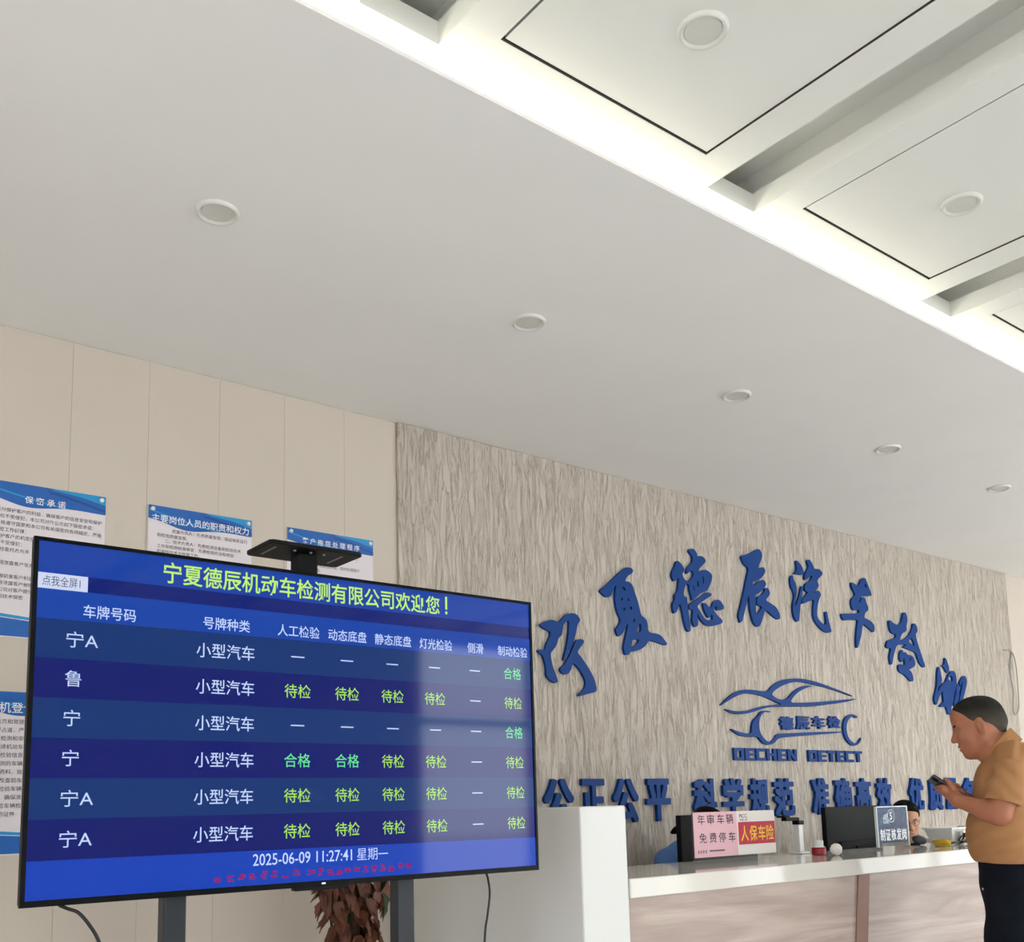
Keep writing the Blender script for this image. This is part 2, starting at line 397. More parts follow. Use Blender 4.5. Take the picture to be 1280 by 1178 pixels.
# outlines of the brush characters and of the emblem, in mm on the wall (along the wall, height)
GLYPH = {
 '宁': [[(3216,2214),(3284,2245),(3316,2247),(3346,2237),(3406,2290),(3465,2297),(3500,2266),(3476,2242),(3460,2188),(3440,2135),(3405,2082),(3373,2041),(3370,2050),(3398,2123),(3412,2183),(3418,2246),(3413,2254),(3396,2246),(3378,2227),(3372,2201),(3365,2171),(3342,2157),(3330,2122),(3307,2095),(3288,2079),(3287,2052),(3298,2007),(3323,1955),(3330,1933),(3319,1926),(3297,1927),(3253,1955),(3255,2001),(3246,2033),(3234,2061),(3205,2077),(3206,2085),(3227,2090),(3250,2085),(3263,2125),(3291,2167),(3287,2187),(3252,2195)],[(3464,2160),(3504,2165),(3520,2154),(3496,2127),(3464,2094),(3493,2071),(3547,2011),(3581,1958),(3593,1912),(3587,1894),(3529,1881),(3467,1865),(3462,1871),(3505,1903),(3518,1935),(3511,1962),(3479,2007),(3436,2040),(3417,1994),(3394,1974),(3370,1973),(3348,1986),(3347,2004),(3375,2021),(3409,2065),(3439,2114)]],
 '夏': [[(3639,2437),(3691,2470),(3767,2532),(3824,2575),(3853,2590),(3887,2590),(3901,2576),(3888,2559),(3856,2543),(3836,2518),(3835,2509),(3866,2510),(3887,2495),(3903,2456),(3920,2417),(3933,2377),(3943,2333),(3979,2318),(3992,2295),(3992,2242),(4067,2242),(4098,2231),(4141,2191),(4134,2182),(4105,2186),(4060,2194),(3997,2200),(3973,2171),(3934,2145),(3889,2131),(3849,2125),(3842,2109),(3823,2105),(3808,2107),(3804,2129),(3798,2137),(3810,2178),(3824,2214),(3839,2265),(3839,2283),(3817,2245),(3787,2209),(3769,2201),(3757,2209),(3748,2234),(3753,2244),(3785,2278),(3789,2296),(3767,2329),(3757,2364),(3752,2403),(3756,2439),(3767,2485),(3747,2461),(3733,2426),(3711,2408),(3685,2407),(3659,2420)],[(3807,2472),(3821,2477),(3840,2457),(3810,2458)],[(3800,2416),(3811,2415),(3807,2398),(3798,2400)],[(3851,2424),(3865,2400),(3846,2402)],[(3809,2358),(3828,2363),(3819,2341)],[(3871,2380),(3880,2357),(3854,2356)],[(3888,2311),(3897,2306),(3885,2283),(3879,2295)],[(3940,2294),(3940,2239),(3904,2239),(3916,2265)],[(3922,2198),(3911,2177),(3882,2155),(3857,2147),(3868,2187),(3881,2195)]],
 '德': [[(4252,2680),(4271,2678),(4305,2652),(4315,2628),(4289,2607),(4315,2571),(4348,2571),(4373,2594),(4388,2610),(4386,2633),(4360,2636),(4340,2613),(4325,2616),(4338,2652),(4384,2686),(4390,2724),(4358,2745),(4363,2764),(4403,2770),(4432,2743),(4427,2729),(4458,2735),(4485,2732),(4504,2711),(4481,2687),(4438,2656),(4430,2634),(4475,2656),(4513,2656),(4549,2637),(4550,2613),(4522,2559),(4496,2530),(4447,2515),(4405,2485),(4363,2456),(4364,2476),(4348,2520),(4349,2543),(4337,2556),(4321,2554),(4301,2515),(4296,2492),(4302,2474),(4322,2481),(4325,2436),(4328,2390),(4339,2314),(4340,2287),(4329,2274),(4307,2282),(4290,2324),(4279,2386),(4263,2438),(4245,2405),(4223,2373),(4204,2371),(4198,2422),(4222,2452),(4218,2474),(4249,2504),(4259,2555),(4264,2583),(4233,2559),(4217,2557),(4203,2585),(4208,2608),(4229,2638)],[(4377,2563),(4387,2534),(4395,2519),(4380,2528)],[(4425,2587),(4431,2547),(4416,2548),(4417,2579)],[(4469,2617),(4478,2609),(4473,2571),(4463,2574)],[(4331,2427),(4369,2452),(4446,2494),(4495,2524),(4529,2522),(4542,2512),(4499,2489),(4443,2459),(4404,2430),(4425,2409),(4450,2377),(4475,2359),(4516,2359),(4538,2365),(4531,2399),(4507,2374),(4497,2373),(4466,2409),(4453,2458),(4483,2457),(4512,2434),(4529,2434),(4545,2468),(4582,2492),(4616,2485),(4641,2455),(4636,2435),(4590,2425),(4573,2429),(4575,2455),(4545,2426),(4574,2396),(4623,2371),(4618,2352),(4569,2336),(4513,2324),(4466,2328),(4434,2351),(4413,2376),(4401,2393),(4403,2361),(4405,2321),(4387,2308),(4368,2313),(4355,2343),(4363,2371),(4369,2408),(4339,2407)]],
 '辰': [[(4824,2784),(4889,2804),(4940,2825),(4986,2850),(5011,2852),(5034,2824),(5027,2795),(4999,2758),(4977,2722),(5019,2740),(5044,2740),(5054,2718),(5035,2692),(4997,2663),(4959,2645),(4917,2636),(4931,2610),(4973,2642),(5018,2661),(5043,2655),(5055,2635),(5019,2600),(4966,2566),(4941,2558),(4939,2507),(4935,2431),(4965,2452),(5003,2491),(4959,2494),(4949,2502),(4957,2547),(4997,2558),(5033,2588),(5035,2609),(5057,2615),(5071,2613),(5084,2589),(5078,2569),(5034,2534),(5091,2519),(5141,2500),(5167,2465),(5171,2433),(5152,2424),(5112,2436),(5029,2480),(5002,2421),(4964,2364),(4939,2360),(4918,2369),(4897,2402),(4882,2465),(4880,2520),(4878,2552),(4866,2527),(4844,2475),(4818,2417),(4805,2384),(4782,2368),(4777,2381),(4768,2412),(4795,2474),(4822,2532),(4849,2604),(4872,2662),(4895,2718),(4854,2734),(4835,2760)]],
 '汽': [[(5368,2830),(5392,2829),(5432,2800),(5449,2765),(5444,2748),(5414,2740),(5383,2742),(5336,2737),(5370,2759),(5380,2785)],[(5318,2728),(5332,2726),(5333,2704),(5357,2671),(5360,2619),(5340,2572),(5330,2519),(5355,2552),(5390,2613),(5409,2660),(5425,2672),(5433,2667),(5416,2625),(5399,2570),(5383,2524),(5364,2439),(5352,2430),(5335,2430),(5313,2456),(5305,2499),(5312,2543),(5331,2593),(5324,2623),(5303,2652),(5297,2686),(5305,2713)],[(5491,2846),(5513,2856),(5534,2845),(5559,2812),(5561,2797),(5617,2806),(5652,2783),(5646,2769),(5578,2722),(5601,2700),(5596,2681),(5520,2624),(5578,2656),(5600,2657),(5619,2634),(5593,2600),(5571,2561),(5552,2492),(5577,2459),(5626,2437),(5652,2439),(5650,2520),(5659,2528),(5670,2526),(5681,2469),(5703,2403),(5694,2391),(5657,2386),(5599,2399),(5532,2446),(5514,2489),(5525,2548),(5538,2594),(5474,2573),(5418,2552),(5405,2555),(5407,2580),(5427,2595),(5481,2632),(5453,2640),(5443,2646),(5450,2678),(5459,2690),(5512,2712),(5539,2747),(5523,2749),(5461,2711),(5447,2715),(5455,2750),(5483,2780),(5505,2810),(5493,2833)]],
 '车': [[(5974,2761),(6003,2755),(6044,2742),(6060,2748),(6093,2793),(6118,2807),(6145,2808),(6164,2774),(6205,2701),(6199,2689),(6077,2675),(6058,2648),(6044,2628),(6063,2628),(6080,2667),(6108,2673),(6125,2660),(6133,2634),(6153,2604),(6146,2581),(6108,2563),(6092,2526),(6134,2521),(6186,2505),(6207,2482),(6206,2446),(6192,2436),(6174,2443),(6075,2488),(6060,2455),(6040,2396),(6011,2349),(5991,2312),(5976,2313),(5976,2350),(5983,2395),(5998,2450),(6015,2496),(6009,2504),(5918,2498),(5857,2486),(5836,2497),(5828,2518),(5837,2532),(5885,2535),(6007,2549),(6035,2556),(6037,2574),(6002,2571),(5975,2566),(5955,2584),(5950,2623),(5963,2647),(6004,2670),(6006,2683),(5979,2716),(5968,2742)],[(6130,2771),(6148,2768),(6150,2742),(6127,2741)]],
 '检': [[(6392,2538),(6417,2538),(6459,2519),(6516,2515),(6553,2539),(6572,2579),(6585,2611),(6611,2618),(6630,2603),(6636,2561),(6612,2512),(6618,2494),(6598,2475),(6550,2459),(6515,2419),(6516,2401),(6586,2425),(6651,2464),(6692,2510),(6702,2544),(6728,2549),(6755,2525),(6758,2492),(6725,2470),(6736,2428),(6751,2387),(6777,2332),(6820,2245),(6814,2235),(6792,2233),(6748,2259),(6721,2309),(6705,2338),(6625,2349),(6548,2361),(6557,2369),(6587,2376),(6576,2382),(6513,2377),(6461,2364),(6445,2335),(6423,2301),(6406,2263),(6392,2228),(6368,2224),(6366,2279),(6380,2312),(6396,2340),(6351,2337),(6333,2349),(6355,2392),(6393,2400),(6461,2419),(6473,2446),(6424,2449),(6402,2465),(6391,2501)],[(6665,2441),(6694,2411),(6702,2378),(6665,2389),(6621,2405)],[(6524,2341),(6540,2340),(6542,2324),(6580,2327),(6594,2311),(6645,2310),(6677,2296),(6692,2255),(6675,2231),(6590,2200),(6620,2199),(6644,2168),(6648,2136),(6633,2122),(6608,2124),(6547,2162),(6475,2181),(6464,2203),(6470,2231),(6500,2238),(6540,2229),(6555,2241),(6552,2278),(6545,2287),(6523,2253),(6507,2254),(6489,2274),(6499,2316)],[(6632,2294),(6644,2292),(6623,2264),(6607,2263)]],
 '测': [[(6995,2250),(7012,2251),(7022,2209),(7035,2160),(7023,2142),(6984,2108),(6942,2057),(6970,2076),(7043,2134),(7079,2143),(7105,2174),(7137,2207),(7185,2235),(7219,2233),(7241,2204),(7239,2145),(7224,2107),(7191,2069),(7176,2032),(7157,1995),(7123,1949),(7148,1918),(7184,1879),(7204,1843),(7177,1838),(7146,1855),(7120,1904),(7109,1917),(7085,1902),(7073,1929),(7057,1964),(7018,1958),(6972,1958),(6978,1970),(7033,1994),(7028,2043),(7030,2079),(6976,2032),(6959,2004),(6932,1970),(6912,1971),(6901,2011),(6915,2042),(6937,2074),(6962,2129),(6972,2188)],[(7161,2195),(7189,2185),(7179,2148),(7146,2158),(7128,2166),(7128,2182)],[(7102,2330),(7121,2315),(7137,2285),(7151,2249),(7143,2221),(7125,2213),(7104,2219),(7076,2253),(7048,2265),(7088,2272)],[(7243,2143),(7268,2137),(7272,2110),(7257,2045),(7231,1998),(7195,1967),(7174,1969),(7180,2005),(7217,2071)],[(7280,2152),(7317,2186),(7352,2209),(7381,2199),(7391,2163),(7367,2115),(7330,2058),(7303,2006),(7253,1972),(7234,1962),(7250,2008),(7300,2093),(7329,2164),(7300,2139),(7277,2110)]],
 'car': [[(4554,1862),(4622,1910),(4699,1950),(4774,1968),(4849,1972),(4925,1968),(4987,1969),(5015,1978),(5045,2004),(5112,2036),(5194,2056),(5280,2065),(5364,2067),(5473,2059),(5600,2040),(5748,2013),(5885,1986),(5881,1982),(5747,2005),(5616,2024),(5513,2033),(5428,2041),(5345,2046),(5278,2044),(5194,2027),(5125,2004),(5066,1976),(5039,1957),(5047,1946),(5085,1929),(5132,1924),(5173,1928),(5207,1942),(5251,1977),(5315,2008),(5367,2022),(5410,2028),(5465,2026),(5400,2015),(5313,1986),(5251,1949),(5211,1911),(5322,1914),(5466,1924),(5579,1934),(5695,1945),(5801,1957),(5948,1969),(5836,1946),(5738,1931),(5603,1915),(5463,1898),(5357,1892),(5179,1885),(5048,1878),(4985,1870),(4922,1857),(4852,1838),(4783,1826),(4702,1820),(4644,1828),(4587,1848),(4638,1842),(4688,1837),(4748,1840),(4815,1847),(4892,1865),(4971,1881),(5050,1890),(5136,1896),(5098,1904),(5037,1919),(4961,1938),(4885,1947),(4810,1949),(4749,1940),(4674,1915),(4598,1880)]],
 'front': [[(4635,1736),(4700,1720),(4765,1710),(4825,1710),(4830,1750),(4847,1789),(4895,1816),(4921,1841),(4960,1852),(4999,1851),(5021,1843),(4990,1845),(4951,1841),(4922,1820),(4904,1791),(4897,1757),(4908,1713),(4936,1683),(4972,1665),(5003,1664),(5036,1682),(5067,1715),(5162,1720),(5410,1734),(5751,1747),(5750,1739),(5408,1715),(5160,1697),(5072,1687),(5042,1663),(5002,1648),(4963,1646),(4925,1656),(4897,1679),(4880,1694),(4800,1690),(4749,1693),(4705,1700),(4663,1719)]],
 'rear': [[(5930,1845),(5902,1859),(5856,1864),(5809,1850),(5769,1820),(5755,1777),(5758,1729),(5788,1683),(5839,1657),(5885,1657),(5934,1680),(5952,1713),(5937,1701),(5906,1677),(5868,1671),(5825,1689),(5797,1720),(5789,1767),(5804,1810),(5840,1843),(5873,1853),(5908,1839)]],
}

# ---------------------------------------------------------------- the room
YB = RY1
b = MB(); b.box(RX0-.15, RX1+.15, RY0-.15, RY1+.15, -.12, 0); struct(b, 'floor', M['floor'])
b = MB(); b.box(RX0-40, RX1+40, RY0-40, RY0-.16, -.2, -.06); b.box(RX1+.16, RX1+40, RY0-.16, RY1+40, -.2, -.06); b.box(RX0-40, RX0-.16, RY0-.16, RY1+40, -.2, -.06); struct(b, 'trim_pavement', M['pave'])
# back wall: plastered body, clad on the left with tall beige panels with fine joints
b = MB(); b.box(RX0-.15, RX1+.15, YB, YB+.15, 0, 3.6)
struct(b, 'wall_back', M['wallr'])
b = MB()
xs = [RX0+.001] + [0.985-.2885*k for k in range(9, 0, -1)] + [0.985, 1.2732, 1.5615, 1.85, 2.1385, 2.41]
for a, c in zip(xs[:-1], xs[1:]): b.box(a+.0003, c-.0003, YB-.010, YB-.0003, .001, ZC-.001)
struct(b, 'wall_back_panelling', M['wall'], bevel=.0008, bseg=1)
b = MB(); b.box(2.4105, 8.19, YB-.024, YB-.0005, .001, ZC-.001); struct(b, 'wall_back_stone_coating', M['stone'], bevel=.004)
b = MB(); b.box(RX0-.15, RX0, RY0, ADDED_LEFT_GLASS[0], 0, 3.6); b.box(RX0-.15, RX0, ADDED_LEFT_GLASS[1], RY1, 0, 3.6); b.box(RX0-.15, RX0, ADDED_LEFT_GLASS[0], ADDED_LEFT_GLASS[1], GZ1, 3.6); struct(b, 'wall_left', M['wallr'])
b = MB(); b.box(RX1, RX1+.15, RY0, SIDE_GLASS[0], 0, 3.6); b.box(RX1, RX1+.15, SIDE_GLASS[1], RY1, 0, 3.6); b.box(RX1, RX1+.15, SIDE_GLASS[0], SIDE_GLASS[1], GZ1, 3.6)
struct(b, 'wall_right', M['wallr'])
b = MB(); px = RX0-.15
for gx0, gx1, gn in FRONT_GLASS: b.box(px, gx0, RY0-.15, RY0, 0, 3.6); b.box(gx0, gx1, RY0-.15, RY0, GZ1, 3.6); px = gx1
b.box(px, RX1+.15, RY0-.15, RY0, 0, 3.6); struct(b, 'wall_front', M['wallr'])
# glazed shopfront, one framed pane after another
def glazing(idx, pt, a0, a1):
    t = .055; b = MB()
    def bx(m, u0, u1, z0, z1, w0, w1):
        p, q = pt(u0, w0), pt(u1, w1); m.box(min(p[0], q[0]), max(p[0], q[0]), min(p[1], q[1]), max(p[1], q[1]), z0, z1)
    for q in ((a0, a0+t, .001, GZ1-.001), (a1-t, a1, .001, GZ1-.001), (a0+t, a1-t, .001, .08), (a0+t, a1-t, GZ1-.07, GZ1-.001), (a0+t, a1-t, 2.22, 2.28)): bx(b, *q, .05, .11)
    fr = struct(b, 'window_%d' % idx, M['frame'])
    b = MB(); bx(b, a0+t, a1-t, .08, 2.22, .077, .083); bx(b, a0+t, a1-t, 2.28, GZ1-.07, .077, .083)
    p = b.build('pane', M['glass']); p.parent = fr
wi = 1
for gx0, gx1, gn in FRONT_GLASS:
    for k in range(gn): glazing(wi, lambda u, w: (u, RY0-w), gx0+(gx1-gx0)*k/gn+.001, gx0+(gx1-gx0)*(k+1)/gn-.001); wi += 1
for k in range(SIDE_GLASS[2]): glazing(wi, lambda u, w: (RX1+w, u), SIDE_GLASS[0]+(SIDE_GLASS[1]-SIDE_GLASS[0])*k/SIDE_GLASS[2]+.001, SIDE_GLASS[0]+(SIDE_GLASS[1]-SIDE_GLASS[0])*(k+1)/SIDE_GLASS[2]-.001); wi += 1
for k in range(ADDED_LEFT_GLASS[2]): glazing(wi, lambda u, w: (RX0-w, u), ADDED_LEFT_GLASS[0]+(ADDED_LEFT_GLASS[1]-ADDED_LEFT_GLASS[0])*k/ADDED_LEFT_GLASS[2]+.001, ADDED_LEFT_GLASS[0]+(ADDED_LEFT_GLASS[1]-ADDED_LEFT_GLASS[0])*(k+1)/ADDED_LEFT_GLASS[2]-.001); wi += 1
# lower ceiling
YE = 1.867
b = MB(); b.box(RX0, RX1, YE, RY1, ZC, ZC+.012); struct(b, 'ceiling', M['ceil'])
# raised ceiling with channels between the panels, and hatch openings
PITCHX = 1.245; S0 = 2.345-PITCHX*4; CW = .229
HX0, HX1 = -.900, -.124      # hatch relative to channel left edge (panel A: 1.445..2.221 with channel at 2.345)
HY0, HY1 = .42, 1.80
b = MB(); y0, y1, ct = RY0, 2.16, .065
chans = [S0+PITCHX*k for k in range(0, 11)]
rows = [(-3.55, -2.17), (-1.56, -.18), (HY0, HY1)]
hatches = []
prev = RX0
def slab(x0, x1, ya, yb): b.box(x0, x1, ya, yb, ZR, ZR+ct)
for c in chans:
    if c+CW <= RX0: continue
    x0, x1 = prev, min(c, RX1)
    hx0, hx1 = c+HX0, c+HX1
    if hx0 > x0+.02 and hx1 < RX1:
        slab(x0, hx0, y0, y1); slab(hx1, x1, y0, y1)
        ya = y0
        for (a, e) in rows:
            slab(hx0, hx1, ya, a); ya = e; hatches.append((hx0, hx1, a, e))
        slab(hx0, hx1, ya, y1)
    else: slab(x0, x1, y0, y1)
    if c < RX1:      # the channel above the gap, a little wider than the gap itself
        cx1 = min(c+CW+.05, RX1); zt = ZR+.17; slab(c, min(c+CW, RX1), 1.905, y1)
        b.box(c-.012, c-.0005, y0, y1, ZR+ct, zt); b.box(cx1, cx1+.012, y0, y1, ZR+ct, zt); b.box(c-.012, cx1+.012, y0, y1, zt, zt+.012)
    prev = c+CW
if prev < RX1: slab(prev, RX1, y0, y1)
struct(b, 'ceiling_raised', M['panelpaint'])
b = MB()
for (x0, x1, a, e) in hatches:
    b.box(x0+.0002, x1-.0002, a+.0002, e-.0002, ZR+.0185, ZR+ct)  # dark backing and lining, put in so the hatch gaps look unlit
    for q in ((x0+.0002, x0+.002, a+.0002, e-.0002), (x1-.002, x1-.0002, a+.0002, e-.0002), (x0+.002, x1-.002, a+.0002, a+.002), (x0+.002, x1-.002, e-.002, e-.0002)): b.box(*q, ZR+.002, ZR+.0184)
struct(b, 'ceiling_gap_shade', M['gapshade'])
b = MB(); g = .011
for (x0, x1, a, e) in hatches: b.box(x0+g, x1-g*.55, a+g*.7, e-g*.7, ZR+.0045, ZR+.018)
struct(b, 'ceiling_hatch_panels', M['panelpaint'])
b = MB(); b.box(RX0, RX1, RY0, RY1, ZR+.26, ZR+.29); struct(b, 'ceiling_deck', M['panelpaint'])
# cove: the lower ceiling's lip, the closed back and the light strip lying on the lip
b = MB(); b.box(RX0, RX1, 2.165, 2.18, ZC+.012, ZR+.26); struct(b, 'trim_cove_back', M['panelpaint'])
b = MB(); b.box(RX0+.05, RX1-.05, 2.02, 2.05, ZC+.013, ZC+.024)
cove = b.build('cove_light_strip', M['led'], loc=(4, 2.03, ZC+.013)); tag(cove, 'bright warm white light strip tucked in the long ceiling cove', 'light')

# ---------------------------------------------------------------- downlights
def downlight(x, y, z, label, proto=[None], group=None):
    if proto[0] is None:
        t = Thing('downlight', label, 'ceiling light', (x, y, z), group)
        m = MB(); m.lathe([(.0475, -.001), (.052, -.009), (.0585, -.011), (.063, -.006), (.0645, 0.0)], (x, y, z), 40, cap=False)
        m.lathe([(.0475, -.001), (.047, 0)], (x, y, z), 40, cap=False)
        t.part(m, 'trim_ring', M['chrome'], smooth=True)
        m = MB(); m.lathe([(.0475, -.0045), (.0475, -.0005)], (x, y, z), 40); t.part(m, 'diffuser', M['diff'])
        proto[0] = t.o
        return t.o
    c = copy_tree(proto[0]); c.location = (x, y, z); c['label'] = label
    if group: c['group'] = group
    return c
row = [(1.091, 'leftmost and nearest round downlight on the plain lower ceiling'),
       (2.294, 'round downlight on lower ceiling above where the beige panels meet the stone wall'),
       (3.486, 'round downlight on lower ceiling third from the left, above the big blue characters'),
       (4.692, 'round downlight on lower ceiling fourth from the left, small and far'),
       (5.86, 'smallest round downlight on lower ceiling at the far right edge')]
for x, l in row: downlight(x, 2.735, ZC, l, group='downlights along the lower ceiling')
for k, l in ((4, 'large round downlight in the nearest raised ceiling panel at the top'), (5, 'round downlight in the second raised ceiling panel at the right edge')):
    c = S0+PITCHX*k; downlight(c+(HX0+HX1)/2 + (.004 if k == 4 else .02), 1.475, ZR+.0045, l, group='downlights in the raised panels')

# ---------------------------------------------------------------- blue characters on the stone wall
YF = YB-.024                # face of the stone coating
LD = .016
def P(poly): return [(x/1000., z/1000.) for x, z in poly]
where = {'宁': 'leftmost of the arc beside the screen', '夏': 'second in the arc', '德': 'third in the arc', '辰': 'fourth in the arc, above the car emblem',
         '汽': 'fifth in the arc', '车': 'sixth in the arc', '检': 'seventh in the arc', '测': 'last of the arc, just above the standing man'}
for ch in '宁夏德辰汽车检测':
    o = outline_mb([P(p) for p in GLYPH[ch]], YF-LD, LD-.0003, 2).build('wall_character', M['blue'])
    tag(o, 'big blue brush written character %s, %s' % (ch, where[ch]), 'sign letter', 'blue brush characters in an arc on the stone wall')
t = Thing('car_emblem', 'blue car outline emblem with lettering in the middle of the stone wall', 'emblem', (5.3, YF, 1.55))
t.part(outline_mb([P(p) for p in GLYPH['car']], YF-LD, LD-.0003, 1), 'body_outline', M['blue'])
t.part(outline_mb([P(p) for p in GLYPH['front']], YF-LD, LD-.0003, 1), 'bumper_outline', M['blue'])
t.part(outline_mb([P(p) for p in GLYPH['rear']], YF-LD, LD-.0003, 1), 'wheel_arch', M['blue'])
for ch, bx in (('德', (5.102, 5.234, 1.741, 1.823)), ('辰', (5.263, 5.399, 1.748, 1.831)), ('车', (5.430, 5.562, 1.756, 1.837)), ('检', (5.595, 5.726, 1.765, 1.843))):
    t.part(fat_mb(ch, bx, YF-LD, LD-.0003, .05), 'emblem_character', M['blue'])
def block_word(word, x0, x1, z0, z1):
    segs = {'D': [(0,.3,0,1),(.3,1,.75,1),(.3,1,0,.25),(.72,1,.25,.75)], 'E': [(0,.42,0,1),(.42,1,.8,1),(.42,1,.41,.59),(.42,1,0,.2)],
            'C': [(0,.3,0,1),(.3,1,.77,1),(.3,1,0,.23)], 'H': [(0,.3,0,1),(.7,1,0,1),(.3,.7,.4,.62)], 'T': [(0,1,.77,1),(.34,.66,0,.77)]}
    n = len(word); cw = (x1-x0)/n; g = .012; out = []
    for i, chh in enumerate(word):
        a = x0+i*cw+g/2; w = cw-g; m = MB()
        if chh == 'N':
            hz = z1-z0
            m.box(a, a+.28*w, YF-LD, YF-.0003, z0, z1); m.box(a+.72*w, a+w, YF-LD, YF-.0003, z0, z1)
            m.add([(a+.0*w+.28*w, y, z1) for y in (YF-LD, YF-.0003)] + [(a+.28*w, y, z1-.42*hz) for y in (YF-LD, YF-.0003)] + [(a+.72*w, y, z0) for y in (YF-LD, YF-.0003)] + [(a+.72*w, y, z0+.42*hz) for y in (YF-LD, YF-.0003)],
                  [(0,2,4,6), (1,7,5,3), (0,6,7,1), (2,3,5,4)])
        else:
            for q in segs[chh]: m.box(a+q[0]*w, a+q[1]*w, YF-LD, YF-.0003, z0+q[2]*(z1-z0), z0+q[3]*(z1-z0))
        out.append(m)
    return out
for m in block_word('DECHEN', 4.649, 5.253, 1.552, 1.624)+block_word('DETECT', 5.36, 5.952, 1.550, 1.622): t.part(m, 'emblem_letter', M['blue'])
slog = [('公', 3212, 3403, 'first of the slogan row, cut off by the white end panel'), ('正', 3457, 3619, 'second of the slogan row, behind the white end panel'),
        ('公', 3677, 3857, 'third of the slogan row, at the end panel right edge'), ('平', 3918, 4101, 'fourth of the slogan row'),
        ('科', 4289, 4479, 'fifth of the slogan row, above the pink sign'), ('学', 4532, 4715, 'sixth of the slogan row, above the pink sign'),
        ('规', 4772, 4942, 'seventh of the slogan row, above the red and white sign half'), ('范', 4995, 5189, 'eighth of the slogan row, right of the sign'),
        ('准', 5373, 5543, 'ninth of the slogan row, left above the right monitor'), ('确', 5607, 5787, 'tenth of the slogan row, above the right monitor'),
        ('高', 5834, 6010, 'eleventh of the slogan row, above the right monitor'), ('效', 6076, 6248, 'twelfth of the slogan row, above the clear acrylic sign'),
        ('优', 6468, 6648, 'thirteenth of the slogan row, beside the clerk with glasses'), ('质', 6720, 6893, 'fourteenth of the slogan row, left of the phone'),
        ('服', 6948, 7097, 'fifteenth of the slogan row, behind the phone'), ('务', 7181, 7383, 'last of the slogan row, mostly behind the standing man')]
for ch, x0, x1, l in slog:
    o = fat_mb(ch, (x0/1000, x1/1000, 1.222, 1.448), YF-.022, .0215, .042).build('slogan_character', M['blue'])
    tag(o, 'bold blue block character %s, %s' % (ch, l), 'sign letter', 'bold blue slogan characters on the stone wall')
# thin cable looping down the right end of the stone wall
b = MB()
yc = YF-.006
def spline(pts, n=8):
    pts = [Vector(p) for p in pts]; out = []
    for i in range(len(pts)-1):
        p0, p1, p2, p3 = pts[max(i-1,0)], pts[i], pts[i+1], pts[min(i+2, len(pts)-1)]
        for k in range(n):
            u = k/n; out.append(.5*((2*p1)+(p2-p0)*u+(2*p0-5*p1+4*p2-p3)*u*u+(3*p1-p0-3*p2+p3)*u**3))
    out.append(pts[-1]); return out
b.tube(spline([(8.03, yc, 2.455), (8.155, yc, 2.453), (8.20, yc-.004, 2.36), (8.185, yc-.01, 2.15), (8.172, yc-.008, 2.0), (8.12, yc-.004, 1.945), (8.085, yc-.003, 1.98), (8.11, yc-.006, 2.12), (8.095, yc-.004, 2.3), (8.14, yc-.003, 2.42), (8.155, yc, 2.45)], 6), .004, 6)
o = b.build('wall_cable', M['palecable'], smooth=True); tag(o, 'thin pale cable hanging in a loop at the right end of the stone wall', 'cable')

